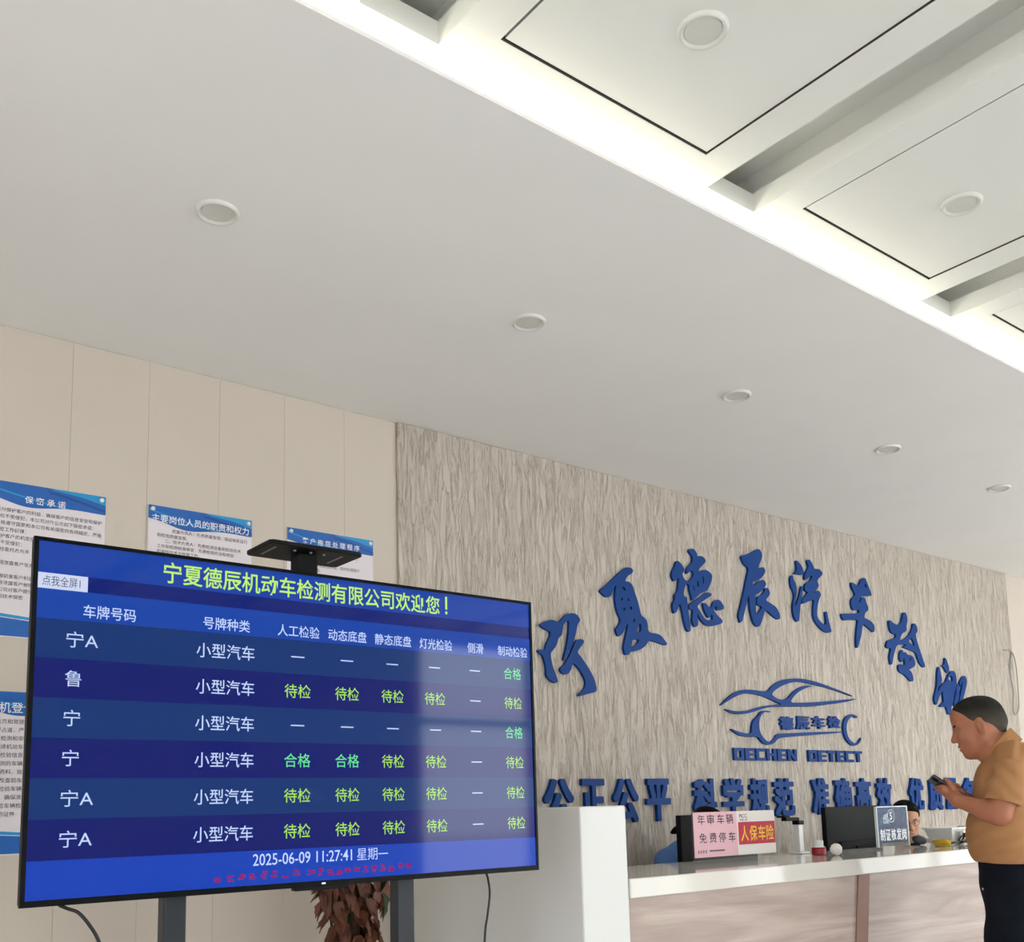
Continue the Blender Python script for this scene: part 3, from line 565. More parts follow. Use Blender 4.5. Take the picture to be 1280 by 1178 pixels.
# ---------------------------------------------------------------- notice boards on the beige panels
YP = YB-.0105
def wave(x0, x1, ztop, zs, n=24):
    return [(x0+(x1-x0)*k/n, zs(k/n)) for k in range(n+1)]
def board(x0, z1, title, rows, label, h=.563, w=.425, tsize=.03, tspace=1.0, tz=.088, footer=True, body=.0128, tcent=None, tx=None):
    x1, z0 = x0+w, z1-h
    t = Thing('notice_board', label, 'notice board', ((x0+x1)/2, YP, z0), 'blue and white notice boards on the beige wall')
    m = MB(); m.box(x0, x1, YP-.005, YP, z0, z1); bd = t.part(m, 'board', M['pos_bg'])
    yf = YP-.0056
    top = lambda zf, z2=None: wave(x0, x1, z1, zf)
    def band(fa, fb, y, mt, name):
        m = MB(); n = 28
        for k in range(n):
            u0, u1 = k/n, (k+1)/n
            za0, za1, zb0, zb1 = fa(u0), fa(u1), fb(u0), fb(u1)
            if za0-zb0 <= 1e-5 and za1-zb1 <= 1e-5: continue
            m.quad((x0+w*u0, y, zb0), (x0+w*u1, y, zb1), (x0+w*u1, y, za1), (x0+w*u0, y, za0))
        return t.part(m, name, mt)
    low = lambda u: z1-.050-.033*math.exp(-((u-.36)/.24)**2)-.020*math.exp(-((u-1.0)/.3)**2)-.008*math.exp(-((u-.65)/.2)**2)
    hd = band(lambda u: z1, low, yf, M['pos_blue'], 'header')
    l2 = lambda u: z1-.026-.075*u+.04*(u-.35)**2
    band(lambda u: max(l2(u)+.006, low(u)), lambda u: max(l2(u), low(u)), yf-.0004, M['pos_cyan'], 'header_wave')
    l3 = lambda u: z1-.005-.045*max(u-.55, 0)-.05*max(u-.8, 0)
    band(lambda u: z1 if u > .55 else z1-1e-4, lambda u: max(l3(u) if u > .55 else z1, low(u)), yf-.0004, M['pos_cyan'], 'header_wave')
    l4 = lambda u: z1-.022-.11*max(u-.56, 0)**1.2
    band(lambda u: max(l4(u)+.009, low(u)) if u > .5 else z1, lambda u: max(l4(u), low(u)) if u > .5 else z1, yf-.0008, M['pos_dark'], 'header_wave')
    if footer:
        ft = band(lambda u: z0+.075-.03*u, lambda u: z0+.004, yf, M['pos_blue'], 'footer')
        band(lambda u: z0+.09-.034*u, lambda u: z0+.078-.03*u, yf, M['pos_cyan'], 'footer_wave')
    tm = text_mb(title, yf-.0012, 0, size=tsize, weight=.0003, space=tspace, at=((tx if tx is not None else (x0+x1)/2), z1-tz-tsize*.4), center=tx is None)
    t.part(tm, 'title', M['printwhite'])
    for (dx, dz, txt) in rows: t.part(text_mb(txt, yf-.0004, 0, size=body, at=(x0+dx, z1-dz), res=1), 'text_line', M['pos_ink'])
    for px, pz in ((x0+.016, z1-.016), (x1-.016, z1-.016), (x0+.016, z0+.016), (x1-.016, z0+.016)):
        m = MB(); m.ring([[(px+r*math.cos(a*math.pi/8), y, pz+r*math.sin(a*math.pi/8)) for a in range(16)] for r, y in ((.0085, YP-.005), (.0085, YP-.012), (.006, YP-.014))])
        t.part(m, 'standoff_pin', M['pin'])
    return t
L1 = ['为充分保护客户的利益，确保客户的信息安全和保护', '知识产权不受侵犯，本公司对外公示如下保密承诺：', '严格遵守国家和本公司有关保密的各项规定，严格', '遵守保密工作纪律；', '保护客户的机密信息；', '所有权不受侵犯；', '未经委托方允许', '信息。', '不得泄露客户信息', '', '不得损害客户利益', '不得泄露客户秘密', '本公司对客户提供', '的资料和技术保密']
R1 = [((.034, .014, .05, .014, .05, .018, .05, .018, .05, 0, .05, .05, .05, .018)[k], .110+.0242*k, s) for k, s in enumerate(L1) if s]
board(.694, 2.513, '保 密 承 诺', R1, 'notice board with four large title characters, leftmost and partly out of frame', tsize=.029, tz=.056, body=.0165)
R2 = [(.093, .101, '质量负责人：负责质量管理，保证体系运行'), (.035, .1225, '和检验质量监督。'), (.065, .144, '二、技术负责人：负责检测设备和检验技术'), (.035, .1655, '工作和检测标准审查，负责检测方法和项目'), (.035, .187, '和审核技术文件等工作。')]
board(1.279, 2.514, '主要岗位人员的职责和权力', R2, 'notice board with the longest title, middle one above the screen', tsize=.0335, tz=.049, body=.0165)
R3 = [(.24, .102, '处理程序执行'), (.035, .155, '为规范客户投诉和抱怨处理，及时处理客户'), (.035, .177, '的意见和建议等。')]
board(1.863, 2.513, '客 户 抱 怨 处 理 程 序', R3, 'notice board behind the small black shelf, nearest the stone wall', w=.417, tsize=.028, tz=.046, body=.0165)
R4 = [(.062, .112+.0290*k, s) for k, s in enumerate(['检验员和驾驶员', '不得占道，严禁', '重要检测和安全', '可持续机动车停', '车辆检验信息。', '对检测的车辆，', '检测资料，按时', '可以及查验车辆', '应对检验车辆和', '数据，确保准确', '定安检车辆检验', '自己的证件']) ]
board(.694, 1.758, '验机登记', R4, 'lower notice board at the left edge of the photo beside the screen', tsize=.040, tz=.055, body=.0185, tx=.742)

# ---------------------------------------------------------------- television on a stand
TY = 2.40
tv = Thing('television', 'large flat screen television showing a blue vehicle inspection table', 'television', (1.265, TY+.03, 1.1))
X0, X1, Z0, Z1 = .545, 1.987, 1.121, 1.941
m = MB(); m.box(X0+.002, X1-.002, TY+.006, TY+.032, Z0+.002, Z1-.002); tv.part(m, 'back_case', M['bezel'], bevel=.004)
m = MB(); m.box(X0+.25, X1-.25, TY+.032, TY+.062, Z0+.06, Z1-.28); tv.part(m, 'electronics_case', M['black'], bevel=.01)
m = MB(); sx0, sx1, sz0, sz1 = .5555, 1.9795, 1.135, 1.9325
m.box(X0, sx0, TY, TY+.012, Z0, Z1); m.box(sx1, X1, TY, TY+.012, Z0, Z1); m.box(sx0, sx1, TY, TY+.012, Z0, sz0); m.box(sx0, sx1, TY, TY+.012, sz1, Z1)
tv.part(m, 'frame', M['bezel'])
SC = dict(top=(14, 62, 162), band=(6, 28, 114), head=(14, 66, 166), odd=(8, 50, 114), even=(5, 22, 108), foot=(12, 64, 182), button=(206, 214, 240))
sm = [screenmat('screen_'+k, v) for k, v in SC.items()]; idx = {k: i for i, k in enumerate(SC)}
ys = TY+.0035
m = MB()
def srect(k, x0, x1, z0, z1, y=ys): m.cur = idx[k]; m.quad((x0, y, z0), (x1, y, z0), (x1, y, z1), (x0, y, z1))
zb1, zb0, zh0, zf = 1.860, 1.824, 1.756, 1.2185
srect('top', sx0, sx1, zb1, sz1); srect('button', sx0, .664, zb0, zb1); srect('band', .664, sx1, zb0, zb1); srect('head', sx0, sx1, zh0, zb0)
rh = (zh0-zf)/6
for k in range(6): srect('odd' if k % 2 == 0 else 'even', sx0, sx1, zh0-(k+1)*rh, zh0-k*rh)
srect('foot', sx0, sx1, sz0, zf)
scr = tv.part(m, 'screen', sm)
yt = ys-.0004
SM_ = {k: screenmat('screen_'+k, v) for k, v in dict(yellow_green=(190, 238, 112), dark_text=(70, 76, 96), white_text=(196, 216, 255), lime_text=(168, 226, 84), green_text=(104, 226, 150)).items()}
def txt(s_, x, z, h, kind, w, weight=0.0, name='screen_text'):
    tv.part(text_mb(s_, yt, 0, fit=(x, x+w, z, z+h), weight=weight, res=3), name, SM_[kind], under=scr)
txt('宁夏德辰机动车检测有限公司欢迎您', .838, 1.867, .0535, 'yellow_green', .806, .012, 'screen_title')
ex = MB(); ex.box(1.664, 1.671, yt, yt+.0002, 1.886, 1.924); ex.box(1.664, 1.671, yt, yt+.0002, 1.872, 1.880)
tv.part(ex, 'screen_title', SM_['yellow_green'], under=scr)
txt('点我全屏1', .5655, 1.8305, .0235, 'dark_text', .082)
for s_, x, w in (('车牌号码', .656, .119), ('号牌种类', .939, .122), ('人工检验', 1.137, .120), ('动态底盘', 1.283, .117), ('静态底盘', 1.426, .119), ('灯光检验', 1.573, .113), ('侧滑', 1.741, .058), ('制动检验', 1.854, .114)):
    txt(s_, x, 1.764, .031, 'white_text', w, .006)
rz = lambda k: zh0-(k+.5)*rh
for k, s_ in enumerate(('宁A', '鲁', '宁', '宁', '宁A', '宁A')): txt(s_, .621, rz(k)-.018, .037, 'white_text', .070 if len(s_) == 2 else .036)
for k in range(6): txt('小型汽车', .923, rz(k)-.019, .037, 'white_text', .151, .004)
txt('2025-06-09 11:27:41', 1.075, 1.1815, .029, 'white_text', .277, .006); txt('星期', 1.367, 1.180, .032, 'white_text', .062)
def dash(x0, x1, z0, z1):
    m = MB(); m.box(x0, x1, yt, yt+.0002, z0, z1); tv.part(m, 'screen_dash', SM_['white_text'], under=scr)
dash(1.432, 1.462, 1.1935, 1.1962)
colx = [1.157, 1.303, 1.446, 1.588, 1.741, 1.874]; cw_ = [.074, .072, .071, .070, .05, .067]
table = ['-----h', 'dddd-d', '-----h', 'hhdd-d', 'dddd-d', 'dddd-d']
for k, line in enumerate(table):
    for cc, q in enumerate(line):
        x, w, z = colx[cc], cw_[cc], rz(k)-.018
        if q == '-': dash(x+w/2-.019, x+w/2+.019, rz(k)-.0015, rz(k)+.0018)
        else: txt('待检' if q == 'd' else '合格', x, z, .036, 'lime_text' if q == 'd' else 'green_text', w, .004)
# blurred red ticker: soft strokes
m = MB(); random.seed(4)
for x in [.976+.0295*k for k in range(8)]+[1.222+.0268*k for k in range(12)]:
    for q in range(4):
        a, c = x+random.uniform(0, .008), 1.146+random.uniform(0, .016)
        m.box(a, a+random.uniform(.008, .016), yt, yt+.0002, c, c+random.uniform(.003, .007))
tv.part(m, 'ticker', screenmat('screen_red_text', (140, 36, 116)), under=scr)
m = MB(); m.box(1.19, 1.345, TY+.004, TY+.03, Z0-.009, Z0+.004); ir = tv.part(m, 'sensor_box', M['black'], bevel=.003)
m = MB(); m.box(1.262, 1.272, TY-.0015, TY+.002, 1.126, 1.130); tv.part(m, 'indicator_light', mat('indicator_white', (230, 235, 235), .3, emit=(230, 240, 240), estr=.6), under=ir)

st = Thing('television_stand', 'dark steel floor stand with two posts holding the large screen', 'stand', (1.245, TY+.11, 0))
ya, yb = TY+.075, TY+.12
for x0 in (.883, 1.536):
    m = MB(); m.box(x0, x0+.055, ya, yb, .06, 1.70); st.part(m, 'post', M['steel'], bevel=.004)
m = MB(); m.box(1.228, 1.29, ya, yb, 1.20, 2.012); st.part(m, 'centre_column', M['black'], bevel=.004)
m = MB(); m.box(.82, 1.66, TY+.0625, ya, 1.42, 1.50); m.box(.82, 1.66, TY+.0625, ya, 1.24, 1.30); st.part(m, 'mounting_plate', M['black'])
m = MB(); m.box(.70, 1.80, ya, yb, .06, .14); st.part(m, 'base_beam', M['steel'], bevel=.006)
for x0 in (.72, 1.74):
    m = MB(); m.box(x0, x0+.05, TY-.22, TY+.46, .06, .10); f = st.part(m, 'foot', M['steel'], bevel=.006)
    for yy in (TY-.19, TY+.43):
        m = MB(); m.ring([[(xx, yy+.03*math.cos(a*math.pi/8), .03+.03*math.sin(a*math.pi/8)) for a in range(16)] for xx in (x0+.01, x0+.04)])
        st.part(m, 'caster', M['black'], under=f)
# small shelf on the column, tilted seen from below
m = MB(); zt = 2.014
pts = [(1.125, 2.435), (1.135, 2.425), (1.395, 2.425), (1.405, 2.435), (1.405, 2.575), (1.395, 2.585), (1.135, 2.585), (1.125, 2.575)]
m.ring([[(x, y, z) for x, y in pts] for z in (zt, zt+.012)])
sh = st.part(m, 'camera_shelf', M['black'], bevel=.003)
for x0 in (1.152, 1.352):
    m = MB(); m.box(x0, x0+.006, 2.455, 2.545, zt-.0008, zt+.001); st.part(m, 'slot', M['grey'], under=sh)
for x0 in (1.212, 1.30, 1.26):
    m = MB(); m.lathe([(.004, -.004), (.004, .001)], (x0, 2.46, zt), 10); st.part(m, 'bolt', M['grey'], under=sh)
b = MB(); b.tube(spline([(.64, TY+.055, 1.118), (.655, TY+.045, 1.11), (.675, TY+.03, 1.10), (.70, TY+.03, 1.07), (.722, TY+.03, 1.03), (.745, TY+.03, .95), (.76, TY+.03, .7), (.765, TY+.04, .3), (.80, TY+.04, .015), (.87, TY+.1, .006)], 6), .0042, 6)
o = b.build('cable', M['cable'], smooth=True); tag(o, 'black cable trailing from the left bottom edge of the screen', 'cable', 'screen cables')
b = MB(); b.tube(spline([(1.826, TY+.05, 1.118), (1.825, TY+.04, 1.10), (1.822, TY+.03, 1.06), (1.812, TY+.03, 1.0), (1.80, TY+.03, .93), (1.79, TY+.03, .7), (1.80, TY+.04, .3), (1.80, TY+.05, .02), (1.74, TY-.05, .006)], 6), .0036, 6)
o = b.build('cable', M['cable'], smooth=True); tag(o, 'black cable hanging below the right part of the screen before the white panel', 'cable', 'screen cables')

# ---------------------------------------------------------------- reception counter
YC = 2.63
o = MB().box(2.366, 2.586, YC, 3.79, 0, 1.307).build('counter_end_panel', M['white'], bevel=.006, bseg=3)
tag(o, 'tall white end panel closing the left end of the reception counter', 'counter panel')
ct = Thing('reception_counter', 'long reception counter with white glossy top and pale wood front', 'counter', (4.2, 2.9, 0))
m = MB(); m.box(2.5875, 5.98, YC-.006, 3.19, .981, 1.05); ct.part(m, 'countertop', M['marble'], bevel=.004)
m = MB(); m.box(2.5875, 4.04, YC+.02, YC+.05, 0, .981); m.box(4.04, 5.95, YC+.02, YC+.05, 0, .981); ct.part(m, 'front_panel', M['wood'])
m = MB(); zt_, zb_ = .981, .0
xa = lambda z: 4.0075-.19*(.98-z); 
m.add([(xa(0), YC+.0195, 0), (xa(0)+.09, YC+.0195, 0), (xa(.981)+.085, YC+.0195, .981), (xa(.981), YC+.0195, .981), (xa(0), YC+.012, 0), (xa(0)+.09, YC+.012, 0), (xa(.981)+.085, YC+.012, .981), (xa(.981), YC+.012, .981)],
      [(0,1,2,3), (7,6,5,4), (0,4,5,1), (1,5,6,2), (2,6,7,3), (3,7,4,0)])
ct.part(m, 'brown_strip', M['brown'])
m = MB(); m.box(2.5875, 5.95, 3.10, 3.42, .71, .74); m.box(2.5875, 5.95, 3.08, 3.10, 0, .981); ct.part(m, 'desk_board', M['white'])
m = MB(); m.box(5.95, 5.98, YC+.02, 3.42, 0, .74); ct.part(m, 'side_panel', M['white'])

def monitor(x0, x1, ztop, y, label):
    t = Thing('monitor', label, 'monitor', ((x0+x1)/2, y+.05, .74), 'computer monitors on the reception desk')
    h = (x1-x0)*.6; z0 = ztop-h
    m = MB(); m.box(x0, x1, y, y+.03, z0, ztop); pn = t.part(m, 'back_shell', M['black'], bevel=.004)
    m = MB(); m.box(x0+.1, x1-.1, y-.018, y-.0003, z0+.03, z0+.13); t.part(m, 'rear_housing', M['black'], bevel=.008)
    m = MB(); m.box(x0+.012, x1-.012, y+.0302, y+.031, z0+.012, ztop-.012); t.part(m, 'display', mat('monitor_display', (20, 24, 30), .15, emit=(150, 165, 185), estr=.35))
    c = (x0+x1)/2
    m = MB(); m.box(c-.03, c+.03, y-.03, y-.0185, .752, z0+.1); t.part(m, 'stand', M['black'])
    m = MB(); m.lathe([(.11, 0), (.11, .008), (.09, .012)], (c, y-.02, .7402), 32); t.part(m, 'base', M['black'])
    return t
monitor(3.597, 4.15, 1.256, 3.30, 'black monitor back half hidden behind the pink and white sign')
monitor(4.737, 5.262, 1.272, 3.30, 'black monitor back beside the clear acrylic sign')

# pink and white notice in an acrylic holder on the counter
sg = Thing('counter_sign', 'pink and white parking and car insurance notice standing on the counter', 'sign', (3.63, 3.0, 1.05))
sa, sb, sz_, st_ = 3.352, 3.908, 1.076, 1.2695; sd = 3.6385; y0 = 3.0
m = MB(); m.box(sa-.004, sb+.004, y0+.004, y0+.007, 1.0605, st_+.002); m.box(sa-.07, sb+.01, y0-.03, y0+.06, 1.0505, 1.060); sh = sg.part(m, 'acrylic_holder', M['acrylic'])
m = MB(); m.box(sa, sd, y0, y0+.0015, sz_, st_); pk = sg.part(m, 'pink_sheet', M['pink'], label='pink handwritten sheet')
m = MB(); m.box(sd, sb, y0, y0+.0015, sz_, st_); ws = sg.part(m, 'white_sheet', M['paper'], label='white printed sheet')
yy = y0-.0008
for s_, xx, zz in (('年', 3.378, 1.216), ('审', 3.440, 1.216), ('车', 3.506, 1.216), ('辆', 3.567, 1.216), ('免', 3.385, 1.137), ('费', 3.450, 1.137), ('停', 3.512, 1.137), ('车', 3.577, 1.137)):
    sg.part(text_mb(s_, yy, 0, fit=(xx, xx+.047, zz, zz+.043), weight=.004), 'handwritten_character', M['ink'], under=pk)
for k, x in enumerate((3.372, 3.388, 3.404, 3.420)):
    m = MB(); m.box(x, x+.009, yy, yy+.0003, 1.096, 1.0985); m.box(x, x+.009, yy, yy+.0003, 1.102, 1.1045); m.box(x+.003, x+.0055, yy, yy+.0003, 1.093, 1.107); sg.part(m, 'small_print', M['ink'], under=pk)
for k in range(11):
    m = MB(); m.box(3.448+k*.0092, 3.4545+k*.0092, yy, yy+.0003, 1.099, 1.1060); sg.part(m, 'small_print', M['ink'], under=pk)
m = MB(); m.box(3.647, 3.906, yy, yy+.0006, 1.121, 1.2205); rd = sg.part(m, 'red_block', M['red'], under=ws)
m = MB()
for s_, xx in (('人', 3.662), ('保', 3.723), ('车', 3.783), ('险', 3.842)): m.merge(text_mb(s_, yy-.0006, 0, fit=(xx, xx+.053, 1.135, 1.204), weight=.012))
sg.part(m, 'yellow_lettering', M['yellow'], under=ws)
m = MB(); m.merge(text_mb('PICC', yy, 0, fit=(3.657, 3.711, 1.239, 1.256), weight=.012)); m.merge(text_mb('中国人保', yy, 0, fit=(3.659, 3.711, 1.2255, 1.2355), weight=.008))
sg.part(m, 'small_lettering', M['redink'], under=ws)

# clear acrylic sign with a navy sheet, number 5
ac = Thing('acrylic_sign', 'clear acrylic stand with navy sheet and white number 5 on the counter', 'sign', (4.89, 3.0, 1.05))
ax0, ax1 = 4.747, 5.036; y0 = 3.0
m = MB(); m.box(ax0, ax1, y0, y0+.003, 1.060, 1.268); m.box(ax0, ax1, y0+.010, y0+.013, 1.060, 1.268); m.box(ax0-.03, ax1+.03, y0-.04, y0+.06, 1.0505, 1.0595)
ac.part(m, 'acrylic_holder', M['acrylic'])
m = MB()
for q in ((ax0-.0015, ax0+.004, 1.06, 1.268), (ax1-.004, ax1+.0015, 1.06, 1.268), (ax0, ax1, 1.264, 1.2685)): m.box(q[0], q[1], y0-.0006, y0+.0136, q[2], q[3])
ac.part(m, 'polished_edge', mat('acrylic_edge', (214, 226, 222), .15))
m = MB(); m.box(ax0+.012, ax1-.006, y0+.005, y0+.0065, 1.082, 1.262); ns = ac.part(m, 'navy_sheet', M['navy'])
yy = y0+.0045
for k, s_ in enumerate('制证核发岗'): ac.part(fat_mb(s_, (4.776+.0505*k, 4.819+.0505*k, 1.092, 1.152), yy-.0003, .0003, .022), 'sheet_character', M['printwhite'], under=ns)
m = MB(); m.merge(text_mb('5', yy, 0, fit=(4.872, 4.897, 1.198, 1.238), weight=.012))
def arc(m, cx, cz, r, w, a0, a1, y, n=24, ex=1.0):
    for k in range(n):
        u, v = math.radians(a0+(a1-a0)*k/n), math.radians(a0+(a1-a0)*(k+1)/n)
        m.quad((cx+r*ex*math.cos(u), y, cz+r*math.sin(u)), (cx+r*ex*math.cos(v), y, cz+r*math.sin(v)), (cx+(r+w)*ex*math.cos(v), y, cz+(r+w)*math.sin(v)), (cx+(r+w)*ex*math.cos(u), y, cz+(r+w)*math.sin(u)))
arc(m, 4.886, 1.218, .031, .0025, 0, 360, yy)
ac.part(m, 'number_badge', M['printwhite'], under=ns)
m = MB(); arc(m, 4.842, 1.196, .001, .034, 60, 200, yy+.0002); arc(m, 4.842, 1.196, .012, .004, 200, 280, yy+.0002)
m.box(4.812, 4.86, yy+.0002, yy+.0004, 1.18, 1.20); ac.part(m, 'pale_emblem', M['printpale'], under=ns)

# red and white jar, crumpled white ball
jr = Thing('small_jar', 'small jar with white cap and red label left of the right monitor', 'jar', (4.19, 2.98, 1.05))
c = (4.205, 2.98, 1.0505)
m = MB(); m.lathe([(.030, 0), (.034, .004), (.034, .030), (.028, .036), (.022, .040)], c, 24); jr.part(m, 'body', M['redcap'], smooth=False)
m = MB(); m.lathe([(.0335, .0362), (.024, .0405), (.022, .046)], c, 24, cap=False); jr.part(m, 'shoulder', M['white'])
m = MB(); m.lathe([(.023, .0462), (.0235, .066), (.021, .068)], c, 24); jr.part(m, 'cap', M['white'])
rng = np.random.RandomState(2)
bm = bmesh.new(); bmesh.ops.create_icosphere(bm, subdivisions=3, radius=.0275)
for v in bm.verts: v.co *= 1+.10*(rng.rand()-.5)
me = bpy.data.meshes.new('tissue'); bm.to_mesh(me); bm.free(); me.materials.append(M['paper'])
o = bpy.data.objects.new('crumpled_tissue', me); COL.objects.link(o); o.location = (4.185, 2.87, 1.0785); tag(o, 'crumpled white tissue ball beside the small red jar', 'tissue')

# document camera
dc = Thing('document_camera', 'white post with black head, document camera right of the pink sign', 'document camera', (4.28, 3.14, 1.05))
m = MB(); m.box(4.235, 4.305, 3.10, 3.17, 1.0505, 1.060); dc.part(m, 'base', M['white'], bevel=.004)
m = MB(); m.box(4.252, 4.287, 3.12, 3.15, 1.060, 1.192); dc.part(m, 'post', M['white'], bevel=.004)
m = MB(); m.box(4.247, 4.292, 3.115, 3.155, 1.1925, 1.212); m.box(4.155, 4.262, 3.12, 3.15, 1.212, 1.228); dc.part(m, 'arm', M['black'], bevel=.003)
m = MB(); m.box(4.125, 4.17, 3.105, 3.155, 1.2285, 1.238); dc.part(m, 'camera_head', M['black'], bevel=.003)

# things at the right end of the counter
mc = Thing('desk_microphone', 'small dark grey rounded desk microphone in front of the clerk with glasses', 'microphone', (5.27, 3.1, 1.05))
m = MB(); m.lathe([(.026, 0), (.028, .003), (.024, .010), (.008, .013)], (5.262, 3.1, 1.0505), 20); mc.part(m, 'base', M['black'], smooth=True)
m = MB(); m.tube([(5.262, 3.1, 1.060), (5.262, 3.1, 1.068), (5.268, 3.095, 1.074)], .006); mc.part(m, 'neck', M['black'])
m = MB(); m.tube([(5.232+.09*u, 3.095-.02*u, 1.088-.02*u) for u in (0, .06, .2, .4, .6, .8, .94, 1)], [.004, .014, .020, .022, .022, .020, .014, .004], 14); mc.part(m, 'head', mat('mic_foam', (58, 60, 66), .8, bump=.3, bscale=400), smooth=True)
tb = Thing('storage_tray', 'white plastic tray with flared rim on the right end of the counter', 'tray', (5.7, 3.1, 1.05))
def rrect(x0, x1, y0, y1, z): return [(x0, y0, z), (x1, y0, z), (x1, y1, z), (x0, y1, z)]
m = MB(); m.ring([rrect(5.545, 5.84, 3.04, 3.17, 1.0505), rrect(5.508, 5.885, 3.02, 3.185, 1.128), rrect(5.513, 5.88, 3.025, 3.18, 1.128), rrect(5.550, 5.835, 3.045, 3.165, 1.056)], cap=True); tb.part(m, 'tub', M['white'])
m = MB()
for q in ((5.495, 5.897, 3.010, 3.022), (5.495, 5.897, 3.183, 3.195), (5.495, 5.510, 3.022, 3.183), (5.883, 5.897, 3.022, 3.183)): m.box(q[0], q[1], q[2], q[3], 1.1285, 1.138)
tb.part(m, 'rim', M['white'])
random.seed(11)
def scribble(name, cx, cy, rx, ry, n, r, mt, label, cat, zmax=.03):
    pts = []
    for k in range(n):
        a = k*2.1+random.uniform(-.4, .4); q = random.uniform(.4, 1)
        pts.append((cx+rx*q*math.cos(a), cy+ry*q*math.sin(a), 1.0512+r+random.uniform(0, zmax)))
    pts[0] = (pts[0][0], pts[0][1], 1.0512+r)
    b = MB(); b.tube(spline(pts, 6), r, 6); o = b.build(name, mt, smooth=True); return tag(o, label, cat)
scribble('lanyard', 5.17, 2.88, .085, .07, 12, .0045, M['yellowcord'], 'tangled yellow lanyard lying on the counter by the white tray', 'lanyard', .03)
scribble('coiled_cable', 5.46, 2.90, .06, .06, 16, .0032, M['cable'], 'dark coiled cable on the counter close to the standing man', 'cable', .07)
b = MB(); b.tube(spline([(5.33, 3.02, 1.056), (5.25, 2.97, 1.057), (5.30, 2.93, 1.056), (5.42, 2.96, 1.062), (5.36, 3.0, 1.056)], 8), .0035, 6)
o = b.build('loose_cable', M['cable'], smooth=True); tag(o, 'thin dark cable running from the desk microphone along the counter', 'cable')
# card box on the counter's right part
o = MB().box(5.57, 5.70, 2.985, 3.005, 1.0503, 1.118).build('paper_card', M['paper'], bevel=.002); tag(o, 'small white printed card standing against the white tray', 'card')

# ---------------------------------------------------------------- dry climbing plant behind the screen
pl = Thing('potted_climber', 'dried brown climbing plant on a pole hanging below the screen', 'plant', (1.745, 3.12, 0))
m = MB(); m.lathe([(.10, 0), (.13, .02), (.16, .30), (.165, .32), (.15, .32), (.145, .29)], (1.745, 3.12, .0), 28); pl.part(m, 'pot', M['pot'], smooth=False)
m = MB(); m.lathe([(.145, .285), (.145, .291)], (1.745, 3.12, 0), 24); pl.part(m, 'soil', M['soil'])
m = MB(); m.tube([(1.745, 3.12, .28), (1.752, 3.12, .7), (1.742, 3.12, 1.22)], .032, 12); pl.part(m, 'pole', M['stem'])
def leaf(m, base, yaw, droop, ln, wd, curl):
    n = 6; M3 = Matrix.Rotation(yaw, 3, 'Z') @ Matrix.Rotation(droop, 3, 'Y'); vs_, fs = [], []
    for i in range(n+1):
        u = i/n; w = wd*math.sin(math.pi*min(1, u*.86+.14)**.75)*(1 if i < n else .02)
        for s_, k in ((-1, 0), (0, 1), (1, 2)):
            p = Vector((ln*u, s_*w*.5, -curl*u*u*ln + (abs(s_)*w*.28) + random.uniform(-.003, .003)))
            vs_.append(tuple(Vector(base)+M3 @ p))
    for i in range(n):
        for k in range(2): fs.append((i*3+k, i*3+k+1, i*3+k+4, i*3+k+3))
    m.add(vs_, fs)
random.seed(21); m = MB(); mg = MB(); ms = MB()
for k in range(520):
    z = random.uniform(.45, 1.22); a = random.uniform(0, 2*math.pi)
    rad = .03+.055*random.random()*(1.0 if z > .98 else .75)
    if z > 1.0: rad += .02
    bx_ = 1.745+rad*math.cos(a)+ (.0 if z > .95 else .015); by_ = 3.12+rad*math.sin(a)
    tgt = mg if (k % 12 == 0) else m
    leaf(tgt, (bx_, by_, z), a+random.uniform(-.7, .7), math.radians(random.uniform(45, 88)), random.uniform(.045, .085), random.uniform(.028, .050), random.uniform(-.6, .8))
    if k % 5 == 0: ms.tube([(1.745, 3.12, z+.02), (1.745+rad*.6*math.cos(a), 3.12+rad*.6*math.sin(a), z+.025), (bx_, by_, z)], .0022, 5)
for (px_, pz_) in ((1.655, 1.10), (1.64, 1.085), (1.67, 1.06), (1.835, 1.10), (1.845, 1.07)):
    leaf(m, (px_, 3.08, pz_), random.uniform(0, 6), math.radians(80), .12, .06, .2); ms.tube([(1.745, 3.12, pz_+.04), (px_, 3.08, pz_)], .0025, 5)
leaf(mg, (1.83, 3.06, 1.03), 5.5, math.radians(75), .09, .06, .2)
pl.part(m, 'brown_foliage', M['leaf'], smooth=True); pl.part(mg, 'green_foliage', M['leafg'], smooth=True, label='few leaves still dark green'); pl.part(ms, 'stems', M['stem'])

# ---------------------------------------------------------------- people: smooth distance fields meshed by surface nets
def smin(a, b, k):
    h = np.maximum(k-np.abs(a-b), 0.0)/k
    return np.minimum(a, b)-h*h*k*.25
def sd_cone(P, a, b, ra, rb, sv=1.0):
    """tapered capsule; sv squeezes the second (sideways) axis"""
    S_ = np.array([1.0, sv, 1.0]); a = np.array(a)*S_; b = np.array(b)*S_
    Q = P*S_ if sv != 1.0 else P
    ab = b-a; t = np.clip(((Q-a)@ab)/max(ab@ab, 1e-9), 0, 1)
    return np.linalg.norm(Q-a-t[:, None]*ab, axis=1)-(ra+(rb-ra)*t)
def sd_ell(P, c, r, R=None):
    q = P-np.array(c)
    if R is not None: q = q@R
    r = np.array(r); k0 = np.linalg.norm(q/r, axis=1); k1 = np.linalg.norm(q/(r*r), axis=1)
    return k0*(k0-1.0)/np.maximum(k1, 1e-9)
